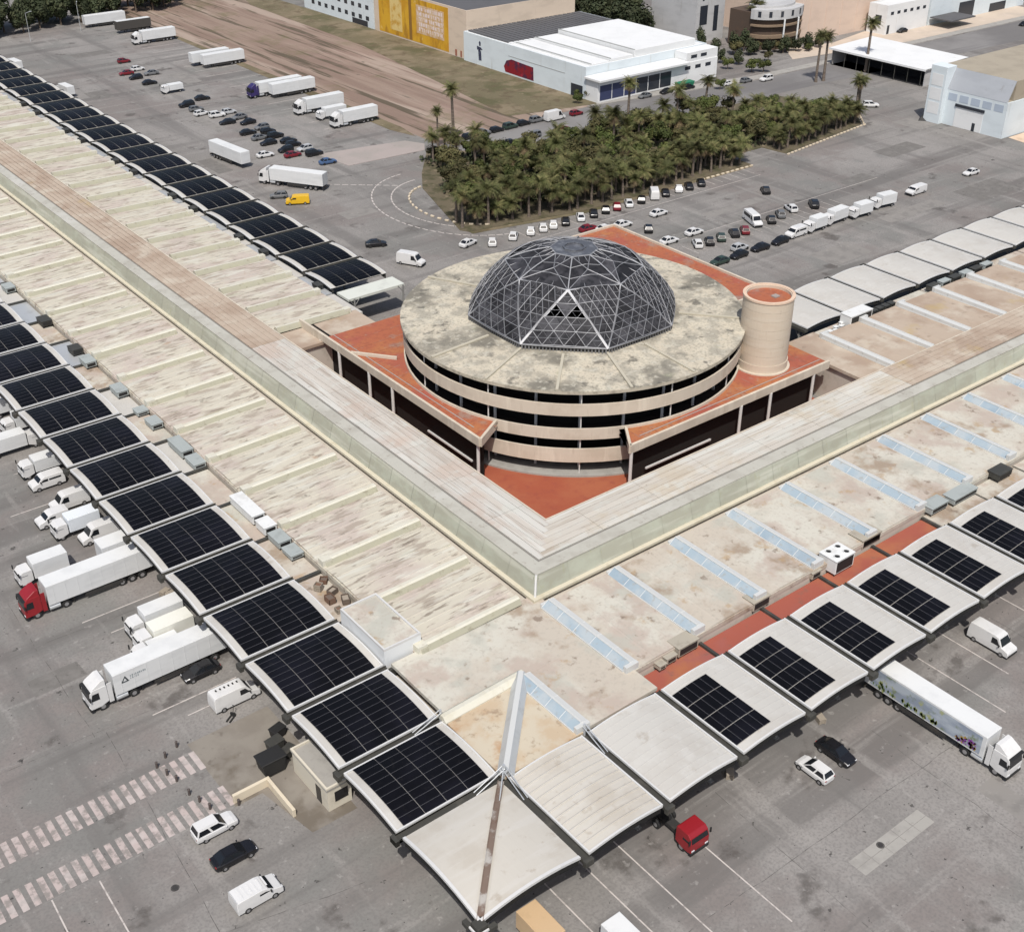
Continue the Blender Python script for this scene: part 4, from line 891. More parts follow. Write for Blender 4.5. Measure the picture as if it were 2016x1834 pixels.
box_truck('white',-2.2,86.6,180,'pale blue white box lorry in the middle of the group on the left', BL=4.2, H=2.8, boxm=mat('bluish_box', (.66,.70,.74), .5, layers=[((.58,.62,.66), .5,.5,.7,.6,5)]))
van('white',-.3,83.2,180,'white van last in the group on the left, nearest the long rigs', L=5.4, H=2.4)
box_truck('white',-1.6,112.6,0,'white lorry cut by the left picture edge beside the canopies', BL=5.6, H=3.0)
box_truck('white',2.2,124.5,0,'white box lorry under the left canopies at the picture edge', BL=4.6, H=3.0)
# lower right yard
rt_ = thing('truck_tractor', 'red truck cab nosing out from under the right canopies', 'truck', (24.2,.4,0), math.radians(-90))
cab_parts(rt_, 'red', 2.9, 1.22, 1.0, 2.75, 2.1)
ob('chassis', MB().box(-3.0,2.2,-.48,.48,.6,.98).mesh('chassis', CHASS), rt_); ob('fifth_wheel', MB().cyl((-1.6,0,.98),(-1.6,0,1.12),.5,n=14).mesh('fifth_wheel', BLACK), rt_)
for sx in (1.6,-1.9):
    for sy in (-1,1): ob('wheel', WH['truck'], rt_, (sx,sy*1.02,.5))
car('hatch','white',40.9,-2.5,90,'small white car beside the black car in front of the right canopies', near=True)
car('sedan','black',44.6,-2.2,-90,'black car beside the small white car in front of the right canopies', near=True)
MURAL = mat('trailer_picture', (.25,.29,.36), .45, layers=[((.42,.47,.52), (.25,.25,.9),.42,.62,.8,4), ((.16,.20,.10), (.5,.5,.55),.54,.64,.85,6), ((.34,.36,.16), (.7,.7,.8),.60,.68,.8,5)])
sr = semi('white',56.4,-6.4,-90,'white articulated truck with a landscape picture on its trailer at the right', L=15)
tb = [o for o in sr.children if o.name.startswith('trailer_box')][0]
ob('picture_panel', MB().box(-8.2,5.6,-.006,.006,1.45,3.75).mesh('picture_panel', MURAL), tb, (0,-1.30,0))
fm = MB()
for i in range(46):
    fx = 2.6+2.7*random.random()**.8; fz = 1.55+random.random()*(.9 if fx > 3.2 else .45); s_ = .10+.14*random.random(); fm.quad([(fx-s_,0,fz),(fx,0,fz-s_),(fx+s_,0,fz),(fx,0,fz+s_)], i % 3)
ob('picture_flowers', fm.mesh('picture_flowers', [mat('flower_purple', (.22,.06,.30), .6), mat('flower_dark', (.10,.05,.06), .6), mat('flower_ochre', (.35,.22,.06), .6)]), tb, (0,-1.312,0))['kind'] = 'stuff'
lm = MB()
for i in range(60):
    fx = -8.0+8.5*random.random(); fz = 1.5+random.random()*(.9 if fx < -4 else .4); s_ = .10+.16*random.random(); lm.quad([(fx-s_,0,fz),(fx,0,fz-s_*1.4),(fx+s_*.6,0,fz),(fx,0,fz+s_*1.6)], i % 2)
ob('picture_leaves', lm.mesh('picture_leaves', [mat('leaf_print', (.10,.15,.05), .6), mat('leaf_print_pale', (.28,.32,.13), .6)]), tb, (0,-1.312,0))['kind'] = 'stuff'
van('white',72.9,-1.9,-90,'white panel van parked near the right edge beyond the landscape truck', L=5.4, H=2.4)
box_truck('blue',5.9,-1.9,-90,'lorry with a tan roof and blue front under the front corner canopy', BL=4.2, H=3.0, boxm=PAINT['tan'])
box_truck('white',10.9,-7.6,-90,'white box lorry cut by the bottom picture edge', BL=4.4, H=3.0)
# vans at the end of the far left row
van('white',84.6,136.0,-62,'white van driving past the end of the far left canopies', L=5.6, H=2.5)
car('sedan','black',84.4,148.4,-25,'black car alone on the asphalt near the end of the far left canopies')
# far left yard
GT = 'trailers parked beside the bare field'
for i, (x, y, L, k) in enumerate(((122,380.6,14.5,'w'),(126,365.5,12,'d'),(126,346.6,14,'s'),(126.3,308.6,12.5,'w'),(128.6,304.2,13.6,'w'),(126.5,264.9,13.6,'n'),(128.6,261.2,13.6,'w'),(127,242.0,14,'s'),(128,225.6,13,'s'))):
    lab = ('white trailer farthest away, alone at the edge of the dark tree belt','dark sided trailer second from the tree belt','white articulated truck third from the tree belt beside the bare field','left one of a pair of white trailers halfway along the bare field','right one of a pair of white trailers halfway along the bare field',
           'articulated truck with a dark navy cab beside the bare field','white trailer right beside the navy cab truck','white articulated truck between the navy cab truck and the last trailer','white articulated truck nearest the pale island beside the bare field')[i]
    if k == 's': semi('white', x-1.0, y, 180, lab, GT, L=L-2.4)
    elif k == 'n': semi('navy', x-1.5, y, 180, lab, GT, L=L)
    else: lone_trailer(x, y, 180, lab, GT, L=L, m=mat('dark_curtain', (.06,.055,.05), .7) if k == 'd' else None)
box_truck('white',125.2,234.2,180,'grey white lorry between the last two long trucks by the bare field', GT, BL=6.5, H=3.0)
lone_trailer(86.4,216.6,-84,'white trailer standing askew in the far left lane, open end towards the canopies', L=14)
semi('white',89.6,191.5,122,'white articulated truck standing across the lane near the pale island', L=13.6)
van('yellow',84.4,180.4,150,'yellow van beside the truck standing across the lane', L=5.2, H=2.0)
car('hatch','grey',83.0,186.4,150,'dark grey car hidden half behind the yellow van')
box_truck('white',77.6,300,95,'white box lorry beside the far left canopies', BL=5.5)
box_truck('white',76.2,338,95,'white lorry at the far end of the left canopies', BL=5.5)
GC = 'cars parked in two lines in the far left yard'
row = [(105.7,325.8,'dark red','h'),(100.3,311.2,'dark red','s'),(100.5,304.7,'black','h'),(105.1,314,'white','h'),(106.2,306.6,'grey','s'),(101.2,296.6,'black','s'),(105.8,271.7,'black','s'),(99.3,267.9,'black','v'),(99.5,262.4,'grey','h'),(98.7,257.7,'white','h'),
       (101.3,253.5,'white','v'),(100.5,245.9,'black','s'),(105.3,254.5,'silver','h'),(105.2,248.3,'grey','s'),(104.8,242.6,'black','s'),(100.4,234.2,'black','s'),(105.4,236.1,'grey','h'),(100.3,223.1,'black','s'),(104.5,227.2,'black','v'),(105.1,221.5,'black','s'),(100.9,215.4,'black','h'),(100.2,210.7,'dark red','s'),(94.9,214.8,'white','s'),(105,213.2,'silver','h'),(104.9,208.4,'black','v'),(104.2,200.8,'blue','s'),(105,232,'black','h'),(100.6,228.4,'grey','s'),(104.6,218.2,'black','h')]
kd = {'h':'hatch','s':'sedan','v':'suv'}
near_, far_ = sorted([r for r in row if r[0] < 102.5], key=lambda r: -r[1]), sorted([r for r in row if r[0] >= 102.5], key=lambda r: -r[1])
for nm, lst in (('nearer the canopies', near_), ('nearer the trailers', far_)):
    for i, (x, y, c, k) in enumerate(lst):
        car(kd[k], c, x, y, random.choice((0,180))+random.uniform(-6,6), f'{c} car, {ORD[i]} in the far left yard, line {nm}', GC)
box_truck('white',102.6,284.2,180,'white flat lorry alone in the lines of cars of the far left yard', BL=4.2, H=2.4)
# far right car park
G1 = 'cars parked along the palm grove'
c1 = ['white','white','white','white','white','black','white','black','black','dark red','white','black','white','black','white','black','black']
x1 = [103.6,109.1,113.7,114.0+3,119.8,123.2,127.4,131.1,134.6,137.9,141.4,145.2,149.4,152.6,156.8,160.0,163.9]
for i, (x, c) in enumerate(zip(x1, c1)):
    if x == 149.4: van('white', x, 135.0, 52, 'tall white van in the row of cars along the palm grove', G1, L=5.2)
    else: car(random.choice(('hatch','sedan')), c, x, 134.6, 50+random.uniform(-4,4), f'{c} car, {ORD[i]} from the left in the row along the palm grove', G1)
car('sedan','white',99.4,137.2,15,'white car at the left tip of the palm grove')
G2 = 'cars in the middle rows of the far right car park'
mid = [(142.2,126,'white',0),(124.1,128.3,'dark red',0),(126.9,126.1,'white',0),(131.5,125.7,'white',0),(134,120.5,'black',90),(140.1,113.2,'white',0),(132.6,112.9,'white',0),(136,108.2,'white',90),(138.9,107.6,'black',90),(142.4,107.7,'dark green',90),(146.3,107.7,'black',90),(149.3,107.5,'dark red',90),(158.3,108.3,'black',90),(162.5,109.4,'grey',90),(167,110.4,'white',70),(172.9,109,'black',90),(171.5,121.8,'black',90)]
PL = ['in the lane behind the dome, right of the others','leftmost behind the dome top','behind the dome top, left of its white neighbour','behind the dome top, right of its white neighbour','alone behind the red terrace corner','end to end at the left end of the middle row','nearest the back edge of the red terrace','first in the tight middle row','second in the tight middle row','third in the tight middle row','fourth in the tight middle row beside the red one','between a black car and the long van','right of the long white van','beyond the black car right of the long van','askew near the right end of the middle row','large, last of the middle row','alone in the open lane before the palms']
for (x, y, c, d), p in zip(mid, PL): car('suv' if x > 172 else 'hatch' if d else 'sedan', c, x, y, (52 if d == 90 else d)+random.uniform(-4,4), f'{c} car {p}', G2)
van('white',154.6,110.2,-113,'long white van with dark sides in the tight middle row', L=6.2, H=2.4, windows=True)
G3 = 'vehicles in the near row of the far right car park'
for i, (x, c) in enumerate(((132.7,'dark green'),(138.2,'black'),(144.4,'black'),(150.4,'black'))): car('sedan', c, x, 98.8, 180+random.uniform(-4,4), f'{c} car, {ORD[i]} from the left in the near row behind the tower', G3)
car('hatch','silver',141.2,101.4,0,'silver car half hidden between black cars of the near row', G3)
van('white',156.0,99.5,180,'white van, first white vehicle in the near row behind the tower', G3, L=5.0, H=2.1, windows=True)
for i, (x, BL) in enumerate(((161.6,3.6),(168.6,4.8),(175.8,4.0),(184.6,4.2))): box_truck('white', x, 99.3+(0,.5,-.4,.3)[i], 180+(0,3,-4,-8)[i], f'white box truck, {ORD[i]} from the left in the near row behind the tower', G3, BL=BL, H=3.0)
van('white',197.7,100.4,180,'white pickup like van at the right end of the near row', G3, L=5.4, H=1.9)
car('sedan','white',219,100.6,175,'white car alone at the far right of the car park')
car('suv','white',247.4,151.8,-40,'white car driving between the palms and the grey warehouse')
GS = 'cars in the street behind the palm grove'
for i, (x, y, c, k) in enumerate(((148.3,185.7,'black','sedan'),(156.4,186.8,'grey','suv'),(166.2,186.9,'dark red','sedan'),(182.7,185.9,'black','sedan'),(178.4,195.6,'dark red','hatch'),(205,197,'grey','sedan'),(213,196.6,'black','sedan'),(221,196,'black','suv'),(233,192,'white','sedan'),(240,191,'grey','hatch'),(246,188.6,'white','suv'),(330.5,203.6,'black','sedan'),(372,184,'black','hatch'),(362,166.5,'black','suv'))):
    car(k, c, x, y, random.choice((0,180)), f'{c} car, {ORD[i]} from the left along the street behind the palms', GS)
van('white',170.8,195.6,0,'large white van in the street at the edge of the bare field', L=6.2, H=2.7)
for i in range(7): car(('hatch','suv')[i%2], ('black','grey','black','dark green')[i%4], 143+4.6*i, 196.2+.2*i, 2, f'dark car, {ORD[i]} from the left parked along the edge of the bare field', 'dark cars along the field edge')

# ------------------------------------------------------------------ rooftop equipment
UNITG = mat('unit_grey', (.33,.36,.35), .6, layers=[((.26,.28,.27), .6,.5,.7,.7,5)]); UNITT = mat('unit_tan', (.36,.33,.27), .7, layers=[((.25,.22,.18), .8,.5,.7,.7,5)])
UNITW = mat('unit_white', (.66,.67,.66), .5, layers=[((.52,.52,.50), .8,.5,.7,.6,5)])
def roof_unit(x, y, z, lx, ly, h, label, m=UNITG, fans=0, group='air units on the hall roof strips'):
    t = thing('air_unit', label, 'air unit', (x,y,z), 0, group)
    ob('casing', MB().box(-lx/2,lx/2,-ly/2,ly/2,.35,h).mesh('casing', m, bevel=.03), t)
    ob('lid', MB().box(-lx/2-.06,lx/2+.06,-ly/2-.06,ly/2+.06,h+.002,h+.06).mesh('lid', m), t)
    for sx in (-1,1):
        for sy in (-1,1): ob('leg', MB().box(-.06,.06,-.06,.06,0,.36).mesh('leg', DARKST), t, (sx*(lx/2-.2),sy*(ly/2-.2),0))
    ob('grille', MB().box(-lx/2+.2,lx/2-.2,-ly/2-.02,-ly/2-.001,.5,h-.2).mesh('grille', BLACK), t)
    for i in range(fans):
        fx = (-.25+.5*(i % 2))*lx; fy = (-.25+.5*(i//2))*ly if fans > 2 else 0
        ob('fan', MB().ring(fx,fy,.34,.42,h+.06,h+.2,16).cyl((fx,fy,h+.06),(fx,fy,h+.11),.34,n=14,m=1).mesh('fan', [m, BLACK]), t)
ZS = 5.45
for i, (y, ly, h, m, lab) in enumerate(((88.2,4.6,1.3,UNITG,'large grey air unit in the left roof strip above a beige roof'),(83.6,3.0,1.0,UNITG,'low grey air unit just below the large grey one in the left strip'),(68.6,6.2,1.5,UNITW,'long pale air duct unit in the left roof strip'),(63.6,2.4,1.4,UNITW,'pale box unit at the lower end of the long pale duct'),(60.2,2.8,1.2,UNITG,'grey air unit below the long pale duct in the left strip'),(57.0,2.4,.9,UNITG,'small grey air unit near the crates in the left strip'),(97.0,2.6,1.1,UNITG,'grey air unit in the left strip, ninth bay'),(101.6,1.8,.9,UNITG,'small dark unit in the left strip, ninth bay'),(109.4,3.0,1.2,UNITG,'grey air unit in the left strip, tenth bay'),(121.6,3.0,1.2,UNITG,'grey air unit in the left strip, eleventh bay'),(126.8,2.2,1.2,DARKST,'dark air unit in the left strip, twelfth bay'),(140.5,2.6,1.2,DARKST,'dark air unit in the left strip, thirteenth bay'),(158,2.6,1.2,UNITG,'grey air unit in the left strip at the picture edge'))):
    roof_unit(14.3, y, ZS, 1.7, ly, h, lab, m)
for i in range(11, 30, 1):
    if i % 3 == 0: continue
    roof_unit(57.9, GL+10*i+3.5, 5.5, 1.2, 1.9, .9, 'small dark air unit in the strip behind the far left canopies', DARKST, group='small units behind the far left canopies')
crates = [(13.2,46.4,.9,1.2,.8),(14.2,47.6,1.1,.8,.6),(13.3,49.2,.8,.9,.9),(14.5,50.1,.9,.9,.5),(14.6,45.3,1.2,.9,.7),(13.0,44.2,.8,.7,.5)]
CRM = [mat('crate_rust', (.16,.10,.07), .85, layers=[((.17,.09,.06), .9,.45,.7,.8,5)]), mat('crate_brown', (.13,.10,.08), .85), mat('crate_pale', (.30,.26,.21), .85)]
for i, (x, y, lx, ly, h) in enumerate(crates):
    t = thing('junk_crate', 'rusty brown crate in the heap of junk in the left roof strip', 'crate', (x,y,5.5), .3*i, 'heap of rusty crates')
    c = MB().box(-lx/2,lx/2,-ly/2,ly/2,0,.08)
    for k in range(3):
        z = .12+k*(h-.1)/3
        c.box(-lx/2,lx/2,-ly/2,-ly/2+.05,z,z+.2).box(-lx/2,lx/2,ly/2-.05,ly/2,z,z+.2).box(-lx/2,-lx/2+.05,-ly/2,ly/2,z+.01,z+.19).box(lx/2-.05,lx/2,-ly/2,ly/2,z+.01,z+.19)
    ob('slats', c.mesh('slats', CRM[i % 3]), t)['kind'] = 'stuff'
    ob('contents', MB().box(-lx/2+.1,lx/2-.1,-ly/2+.1,ly/2-.1,.08,h*.8).mesh('contents', CRM[(i+1) % 3]), t)
roof_unit(39.4,15.6,5.05,3.0,1.8,1.5,'tan box unit at the lower end of the red roof strip',UNITT); roof_unit(36.8,15.2,5.05,1.5,1.2,1.1,'smaller tan unit next to the lowest tan box on the red strip',UNITT); roof_unit(35.3,14.9,5.05,1.0,1.0,.9,'smallest tan unit at the end of the red strip',UNITT)
roof_unit(51.6,16.0,5.05,2.8,1.7,1.5,'tan box unit in the second bay of the red roof strip',UNITT)
roof_unit(61.0,15.6,5.05,1.6,1.2,1.2,'small pinkish unit beside the white chiller',UNITT)
roof_unit(64.8,15.3,5.05,3.4,2.6,2.2,'white chiller with four round fans on the red roof strip',UNITW,4)
roof_unit(71.6,16.4,5.05,3.6,2.2,1.6,'large tan box unit above the white chiller on the red strip',UNITT)
roof_unit(84.0,15.2,5.5,3.4,1.8,1.2,'grey framed unit just beyond the red roof strip',UNITG); roof_unit(89.0,14.8,5.5,5.0,1.8,1.1,'long grey duct unit beyond the red roof strip',UNITG); roof_unit(97.6,14.6,5.5,3.0,1.8,1.2,'dark unit in the right strip at the picture edge',DARKST)
roof_unit(121.5,57.6,5.5,5.6,2.2,2.2,'large silver air handling unit behind the tower',UNITW)
for i in range(6): roof_unit(113.4+1.05*i, 56.4+.55*(i % 2)+.25*i, 5.5, .8, .6, .75, 'small white condenser in the cluster right of the tower', UNITW, group='condensers right of the tower')
for i in range(4): roof_unit(126.4+1.6*i, 57.8, 5.5, 1.2, 1.0, 1.0, 'dark condenser in the row right of the silver unit', DARKST, group='condensers right of the silver unit')
for i in range(6): roof_unit(143+3.2*i, 57.8, 5.5, 2.4, 1.2, 1.2, 'grey framed unit in the long row of the far right strip', UNITG if i % 2 else DARKST, group='units of the far right strip')
# ------------------------------------------------------------------ kiosk, walls, bollards in the lower left yard
apron = sheet('service_apron', [(-8.0,41.0),(1.5,41.0),(1.5,22.4),(-3.6,22.4),(-5.0,30.0),(-8.0,30.0)], .008, mat('apron', (.195,.175,.15), .9, layers=[((.235,.215,.185), .25,.42,.62,.8,6), ((.125,.105,.082), .18,.50,.64,.8,7), ((.10,.085,.07), .7,.6,.72,.6,5)]))
ks = thing('kiosk', 'small cream gatehouse with a flat roof at the edge of the left canopies', 'kiosk')
KC = mat('kiosk_render', (.58,.54,.45), .8, layers=[((.46,.42,.34), .5,.5,.7,.6,5)])
ob('wall', MB().box(-1.0,1.7,23.7,30.6,0,2.75).mesh('wall', KC), ks); ob('roof', MB().box(-1.1,1.8,23.6,30.7,2.752,3.0).mesh('roof', CONC, bevel=.03), ks)
pk = MB()
for a in ((-1.12,-.9,23.58,30.72),(-.9,1.82,23.58,23.8),(-.9,1.82,30.5,30.72)): pk.box(*a,3.0,3.22)
ob('parapet', pk.mesh('parapet', KC), ks)
ob('window', MB().box(-.2,1.3,23.66,23.698,.9,2.2).mesh('window', DGLASS), ks); ob('door', MB().box(-1.03,-1.002,25.0,26.0,0,2.1).mesh('door', DGLASS), ks)
lw = thing('low_wall', 'L shaped cream low wall beside the gatehouse', 'wall')
LWM = mat('low_wall_render', (.60,.53,.41), .85, layers=[((.48,.41,.31), .6,.5,.7,.6,5)])
ob('wall_segment', MB().box(-7.9,-3.8,30.4,30.75,0,1.05).mesh('wall_segment', LWM, bevel=.03), lw); ob('wall_segment', MB().box(-4.15,-3.8,25.2,30.4,0,1.0).mesh('wall_segment', LWM, bevel=.03), lw)
for i, (x, y, c, sc_) in enumerate(((-2.7,32.2,BLACK,1.55),(-1.0,34.6,DARKST,1.0),(.2,36.2,BLACK,.9),(-.3,33.0,DARKST,.8))):
    t = thing('waste_container', 'black waste container in the dark heap beside the gatehouse', 'container', (x,y,0), .12*i, 'black containers beside the gatehouse')
    b_ = MB(); prof_body(b_, [(-.7,.15),(-.85,1.25),(.85,1.25),(.7,.15)], .6); ob('bin', b_.mesh('bin', c, bevel=.04), t)
    ob('lid', MB().box(-.92,.92,-.66,.66,1.252,1.36).mesh('lid', c, bevel=.04), t); t.scale = (sc_,sc_,sc_)
    for sx in (-.5,.5): ob('wheel', MB().cyl((sx,-.45,.1),(sx,.45,.1),.1,n=8).mesh('wheel', TYRE), t)
bol = MB().cyl((0,0,0),(0,0,.75),.14,.12,n=10).cyl((0,0,.75),(0,0,.86),.16,.06,n=10).mesh('bollard', mat('bollard_paint', (.08,.065,.06), .6))
for x, y in ((-9.0,41.3),(-10.6,40.6),(-11.9,39.8),(-11.5,38.2),(-11.1,36.8),(-10.9,34.3),(-10.5,32.8),(-10.1,31.3),(-11.8,29.6),(-7.6,30.0)):
    ob('bollard', bol, None, (x,y,0), 0, 'short dark bollard at the ends of the zebra crossings', 'bollard', 'bollards at the zebra crossings')
t = thing('pallet_truck', 'small dark hand truck on the asphalt beside the white minibus', 'hand truck', (-2.6,41.6,0), .6)
ob('fork', MB().box(-.6,.5,-.28,-.12,.08,.16).box(-.6,.5,.12,.28,.08,.16).box(.45,.6,-.3,.3,.06,.5).mesh('fork', BLACK), t); ob('handle', MB().cyl((.55,0,.4),(.9,0,1.2),.04,n=6).cyl((.9,-.18,1.2),(.9,.18,1.2),.035,n=6).mesh('handle', BLACK), t); ob('wheel', MB().cyl((.5,-.1,.1),(.5,.1,.1),.1,n=8).mesh('wheel', TYRE), t)
for i, (x, y) in enumerate(((1.5,65.8),(1.2,66.6),(33.8,2.6),(47.4,2.2))):
    t = thing('pallet_stack', 'small stack of wooden pallets and boxes by the canopy edge', 'pallets', (x,y,0), .4*i, 'pallet stacks at the canopy edge')
    for k in range(4): ob('pallet', MB().box(-.6,.6,-.4,.4,k*.17+.1,k*.17+.14).box(-.6,.6,-.4,-.3,k*.17,k*.17+.1).box(-.6,.6,.3,.4,k*.17,k*.17+.1).mesh('pallet', CRM[2]), t)
# lamp posts in the far car parks
LPM = MB().cyl((0,0,0),(0,0,9),.11,.07,n=8).cyl((0,0,8.9),(1.6,0,9.3),.05,n=6)
LPH = MB().box(1.4,2.1,-.15,.15,9.2,9.36).mesh('lamp_head', GALV, bevel=.03); LPP = LPM.mesh('pole', GALV)
for i, (x, y) in enumerate(((93,372),(112,377))):
    t = thing('street_lamp', f'thin grey lamp post, {ORD[i]} listed, standing in the far car parks', 'street lamp', (x,y,0), i*1.1, 'lamp posts of the far car parks')
    t['label'] = 'thin grey lamp post standing in the far car parks'
    ob('pole', LPP, t); ob('lamp_head', LPH, t)

# ------------------------------------------------------------------ trees
def leafmat(nm, c, c2, c3): return mat(nm, c, .7, layers=[(c2, .5, .45, .62, .9, 4), (c3, 1.6, .52, .68, .8, 3)], coord='pos', vary=.40, spec=.2)
PALMG = leafmat('palm_leaf', (0.081, 0.088, 0.032), (0.149, 0.135, 0.059), (0.032, 0.039, 0.015)); PALMD = leafmat('palm_dead', (.16,.12,.065), (.10,.07,.04), (.22,.17,.10))
LEAFG = leafmat('tree_leaf', (.055,.072,.020), (.10,.108,.034), (.026,.036,.012)); LEAFB = leafmat('tree_leaf_olive', (.078,.072,.030), (.048,.052,.020), (.115,.092,.045))
LEAFD = leafmat('belt_leaf', (.035,.045,.022), (.055,.06,.03), (.02,.026,.014))
BARK = mat('palm_bark', (.16,.13,.105), .9, layers=[((.08,.062,.05), (.6,.6,3),.45,.65,.8,4)]); BARK2 = mat('bark', (.13,.10,.075), .9)
def palm_crown(seed, R=2.5, n=30, droop=1.0):
    rnd = random.Random(seed); mb = MB()
    for k in range(n):
        az = 2*PI*k/n*2.4+rnd.uniform(-.3,.3); el = rnd.uniform(-.75,1.25); L = R*rnd.uniform(.8,1.12); dead = el < -.12
        if dead: L *= .75
        d = Vector((math.cos(az)*math.cos(el), math.sin(az)*math.cos(el), math.sin(el))); side = Vector((-math.sin(az), math.cos(az), 0)); pts = []
        p = Vector((0,0,0)); seg = 6
        for i in range(seg+1): pts.append(p.copy()); p = p+d*(L/seg); d = (d+Vector((0,0,-.20*droop-.02*i))).normalized()
        for i in range(seg):
            a, b = pts[i], pts[i+1]; t = (i+.5)/seg; wd = R*.30*math.sin(PI*min(1,.18+t*.85))+.05
            for q in range(2):
                m = a.lerp(b, .15+.5*q); fw = (b-a)*.9
                for sg in (-1,1):
                    tip = m+side*(sg*wd)+fw*.9+Vector((0,0,-wd*.45)); mb.quad([m, m+fw*.42, tip], 1 if dead else 0)
    return mb.mesh('crown', [PALMG, PALMD])
def palm_trunk(seed, H):
    rnd = random.Random(seed); mb = MB(); n = 7; off = Vector((rnd.uniform(-.5,.5), rnd.uniform(-.5,.5), 0)); pts = []
    for i in range(n+1): t = i/n; pts.append((off*t*t+Vector((0,0,H*t)), .30-.10*t+(.08 if i == 0 else 0)))
    for (a, ra), (b, rb) in zip(pts, pts[1:]): mb.cyl(a, b, ra, rb, n=7, caps=False)
    mb.cyl(pts[-1][0]-Vector((0,0,.9)), pts[-1][0], .34, .42, n=7); return mb.mesh('trunk', BARK), pts[-1][0]
PALMS = []
for k in range(6):
    tr, top = palm_trunk(40+k, (3.6,4.6,5.6,4.0,6.4,3.2)[k]); PALMS.append((tr, palm_crown(70+k, (2.7,3.1,2.6,3.2,2.8,2.5)[k], 44), top))
for k in (6,7):
    tr, top = palm_trunk(40+k, (7.6,8.8)[k-6]); PALMS.append((tr, palm_crown(70+k, (2.3,2.1)[k-6], 44), top))
def tree_crown(seed, rx, rz, n, lm, size=.5, lobes=7):
    rnd = random.Random(seed); mb = MB(); cs = [(Vector((0,0,rz)), rx*.75, rz*.8)]
    for k in range(lobes):
        a = rnd.uniform(0, 2*PI); r = rx*rnd.uniform(.35,.72); cs.append((Vector((r*math.cos(a), r*math.sin(a), rz*rnd.uniform(.45,1.35))), rx*rnd.uniform(.30,.52), rz*rnd.uniform(.28,.5)))
    for i in range(n):
        c, a, b = cs[rnd.randrange(len(cs))]; v = Vector((rnd.gauss(0,1), rnd.gauss(0,1), rnd.gauss(0,1))).normalized()*rnd.uniform(.62,1.06)
        p = c+Vector((v.x*a, v.y*a, v.z*b)); nn = (v+Vector((rnd.uniform(-.7,.7), rnd.uniform(-.7,.7), rnd.uniform(-.3,.9)))).normalized()
        u = nn.orthogonal().normalized(); w2 = nn.cross(u); s_ = size*rnd.uniform(.6,1.25); th = rnd.uniform(0,6.28); u, w2 = u*math.cos(th)+w2*math.sin(th), w2*math.cos(th)-u*math.sin(th)
        mb.quad([p-u*s_*.6, p+w2*s_*.34, p+u*s_*.7, p-w2*s_*.36])
    return mb.mesh('crown', lm)
def tree_trunk(seed, H, r):
    rnd = random.Random(seed); mb = MB().cyl((0,0,0),(0,0,H),r,r*.6,n=7,caps=False)
    for k in range(5):
        a = rnd.uniform(0,6.28); mb.cyl((0,0,H*(.55+.1*k)),(math.cos(a)*H*.55,math.sin(a)*H*.55,H*(1.15+.1*k)),r*.45,r*.15,n=5,caps=False)
    return mb.mesh('trunk', BARK2)
TREES = [(tree_trunk(1,2.6,.22), tree_crown(11,3.3,2.5,1500,LEAFG,.55)), (tree_trunk(2,2.2,.2), tree_crown(12,2.8,2.2,1300,LEAFG,.5)), (tree_trunk(3,2.8,.22), tree_crown(13,3.6,2.7,1600,LEAFB,.55)), (tree_trunk(4,2.0,.18), tree_crown(14,2.5,1.9,1100,LEAFB,.5))]
BELT = [(tree_trunk(5,4.0,.3), tree_crown(21,4.2,5.5,1700,LEAFD,.85,9)), (tree_trunk(6,4.0,.3), tree_crown(22,3.2,7.0,1700,LEAFD,.8,9)), (tree_trunk(7,3.4,.3), tree_crown(23,4.8,5.0,1700,LEAFD,.9,9))]
def put_tree(kind, x, y, label, group, sc=1.0, z=0.0, rnd=random):
    if kind[0] == 'p':
        tr, cr_, top = PALMS[int(kind[1:])]; t = thing('palm_tree', label, 'palm', (x,y,z), rnd.uniform(0,6.28), group); ob('trunk', tr, t); ob('crown', cr_, t, tuple(top))
    else:
        tr, cr_ = (BELT if kind[0] == 'b' else TREES)[int(kind[1:])]; t = thing('tree', label, 'tree', (x,y,z), rnd.uniform(0,6.28), group); ob('trunk', tr, t); ob('crown', cr_, t, (0,0,1.6 if kind[0] == 't' else 1.2))
    t.scale = (sc, sc, sc*rnd.uniform(.9,1.12)); return t
rt = random.Random(5)
def grove_front(x): return 145-(x-103)*.25 if x < 131 else (138.2 if x < 184 else 139+(x-197)*.12)
x = 104.6; np_ = 0
while x < 235:                       # front rows of palms
    if not (184.5 < x < 195.5):
        put_tree('p%d' % rt.randrange(6), x+rt.uniform(-.6,.6), grove_front(x)+1.2+rt.uniform(-.3,.8), f'slender palm, {ORD[np_]} from the left in the front row of the grove', 'palms of the front row of the grove', rt.uniform(.9,1.1), .1, rt)
        put_tree('p%d' % rt.randrange(6), x+rt.uniform(.6,1.8), grove_front(x)+4.8+rt.uniform(-.8,.8), f'palm, {ORD[np_]} from the left in the second row of the grove', 'palms of the second row of the grove', rt.uniform(.9,1.12), .1, rt)
        np_ += 1
    x += rt.uniform(2.6,3.5)
cells = []
y = 147.0
while y < 192:
    x = 104.0
    while x < 240:
        px, py = x+rt.uniform(-1.4,1.4), y+rt.uniform(-1.3,1.3)
        inside = py > grove_front(px)+7 and px > 107.5+max(0,(py-147)*.42) and py < (179-(px-150)*.035 if px > 150 else 179+(150-px)*.5) and not (184 < px < 195 and py < 150) and px < 238
        if px > 200 and py > 148+ (238-px)*.65+6: inside = False
        if inside: cells.append((px, py))
        x += 4.2
    y += 4.1
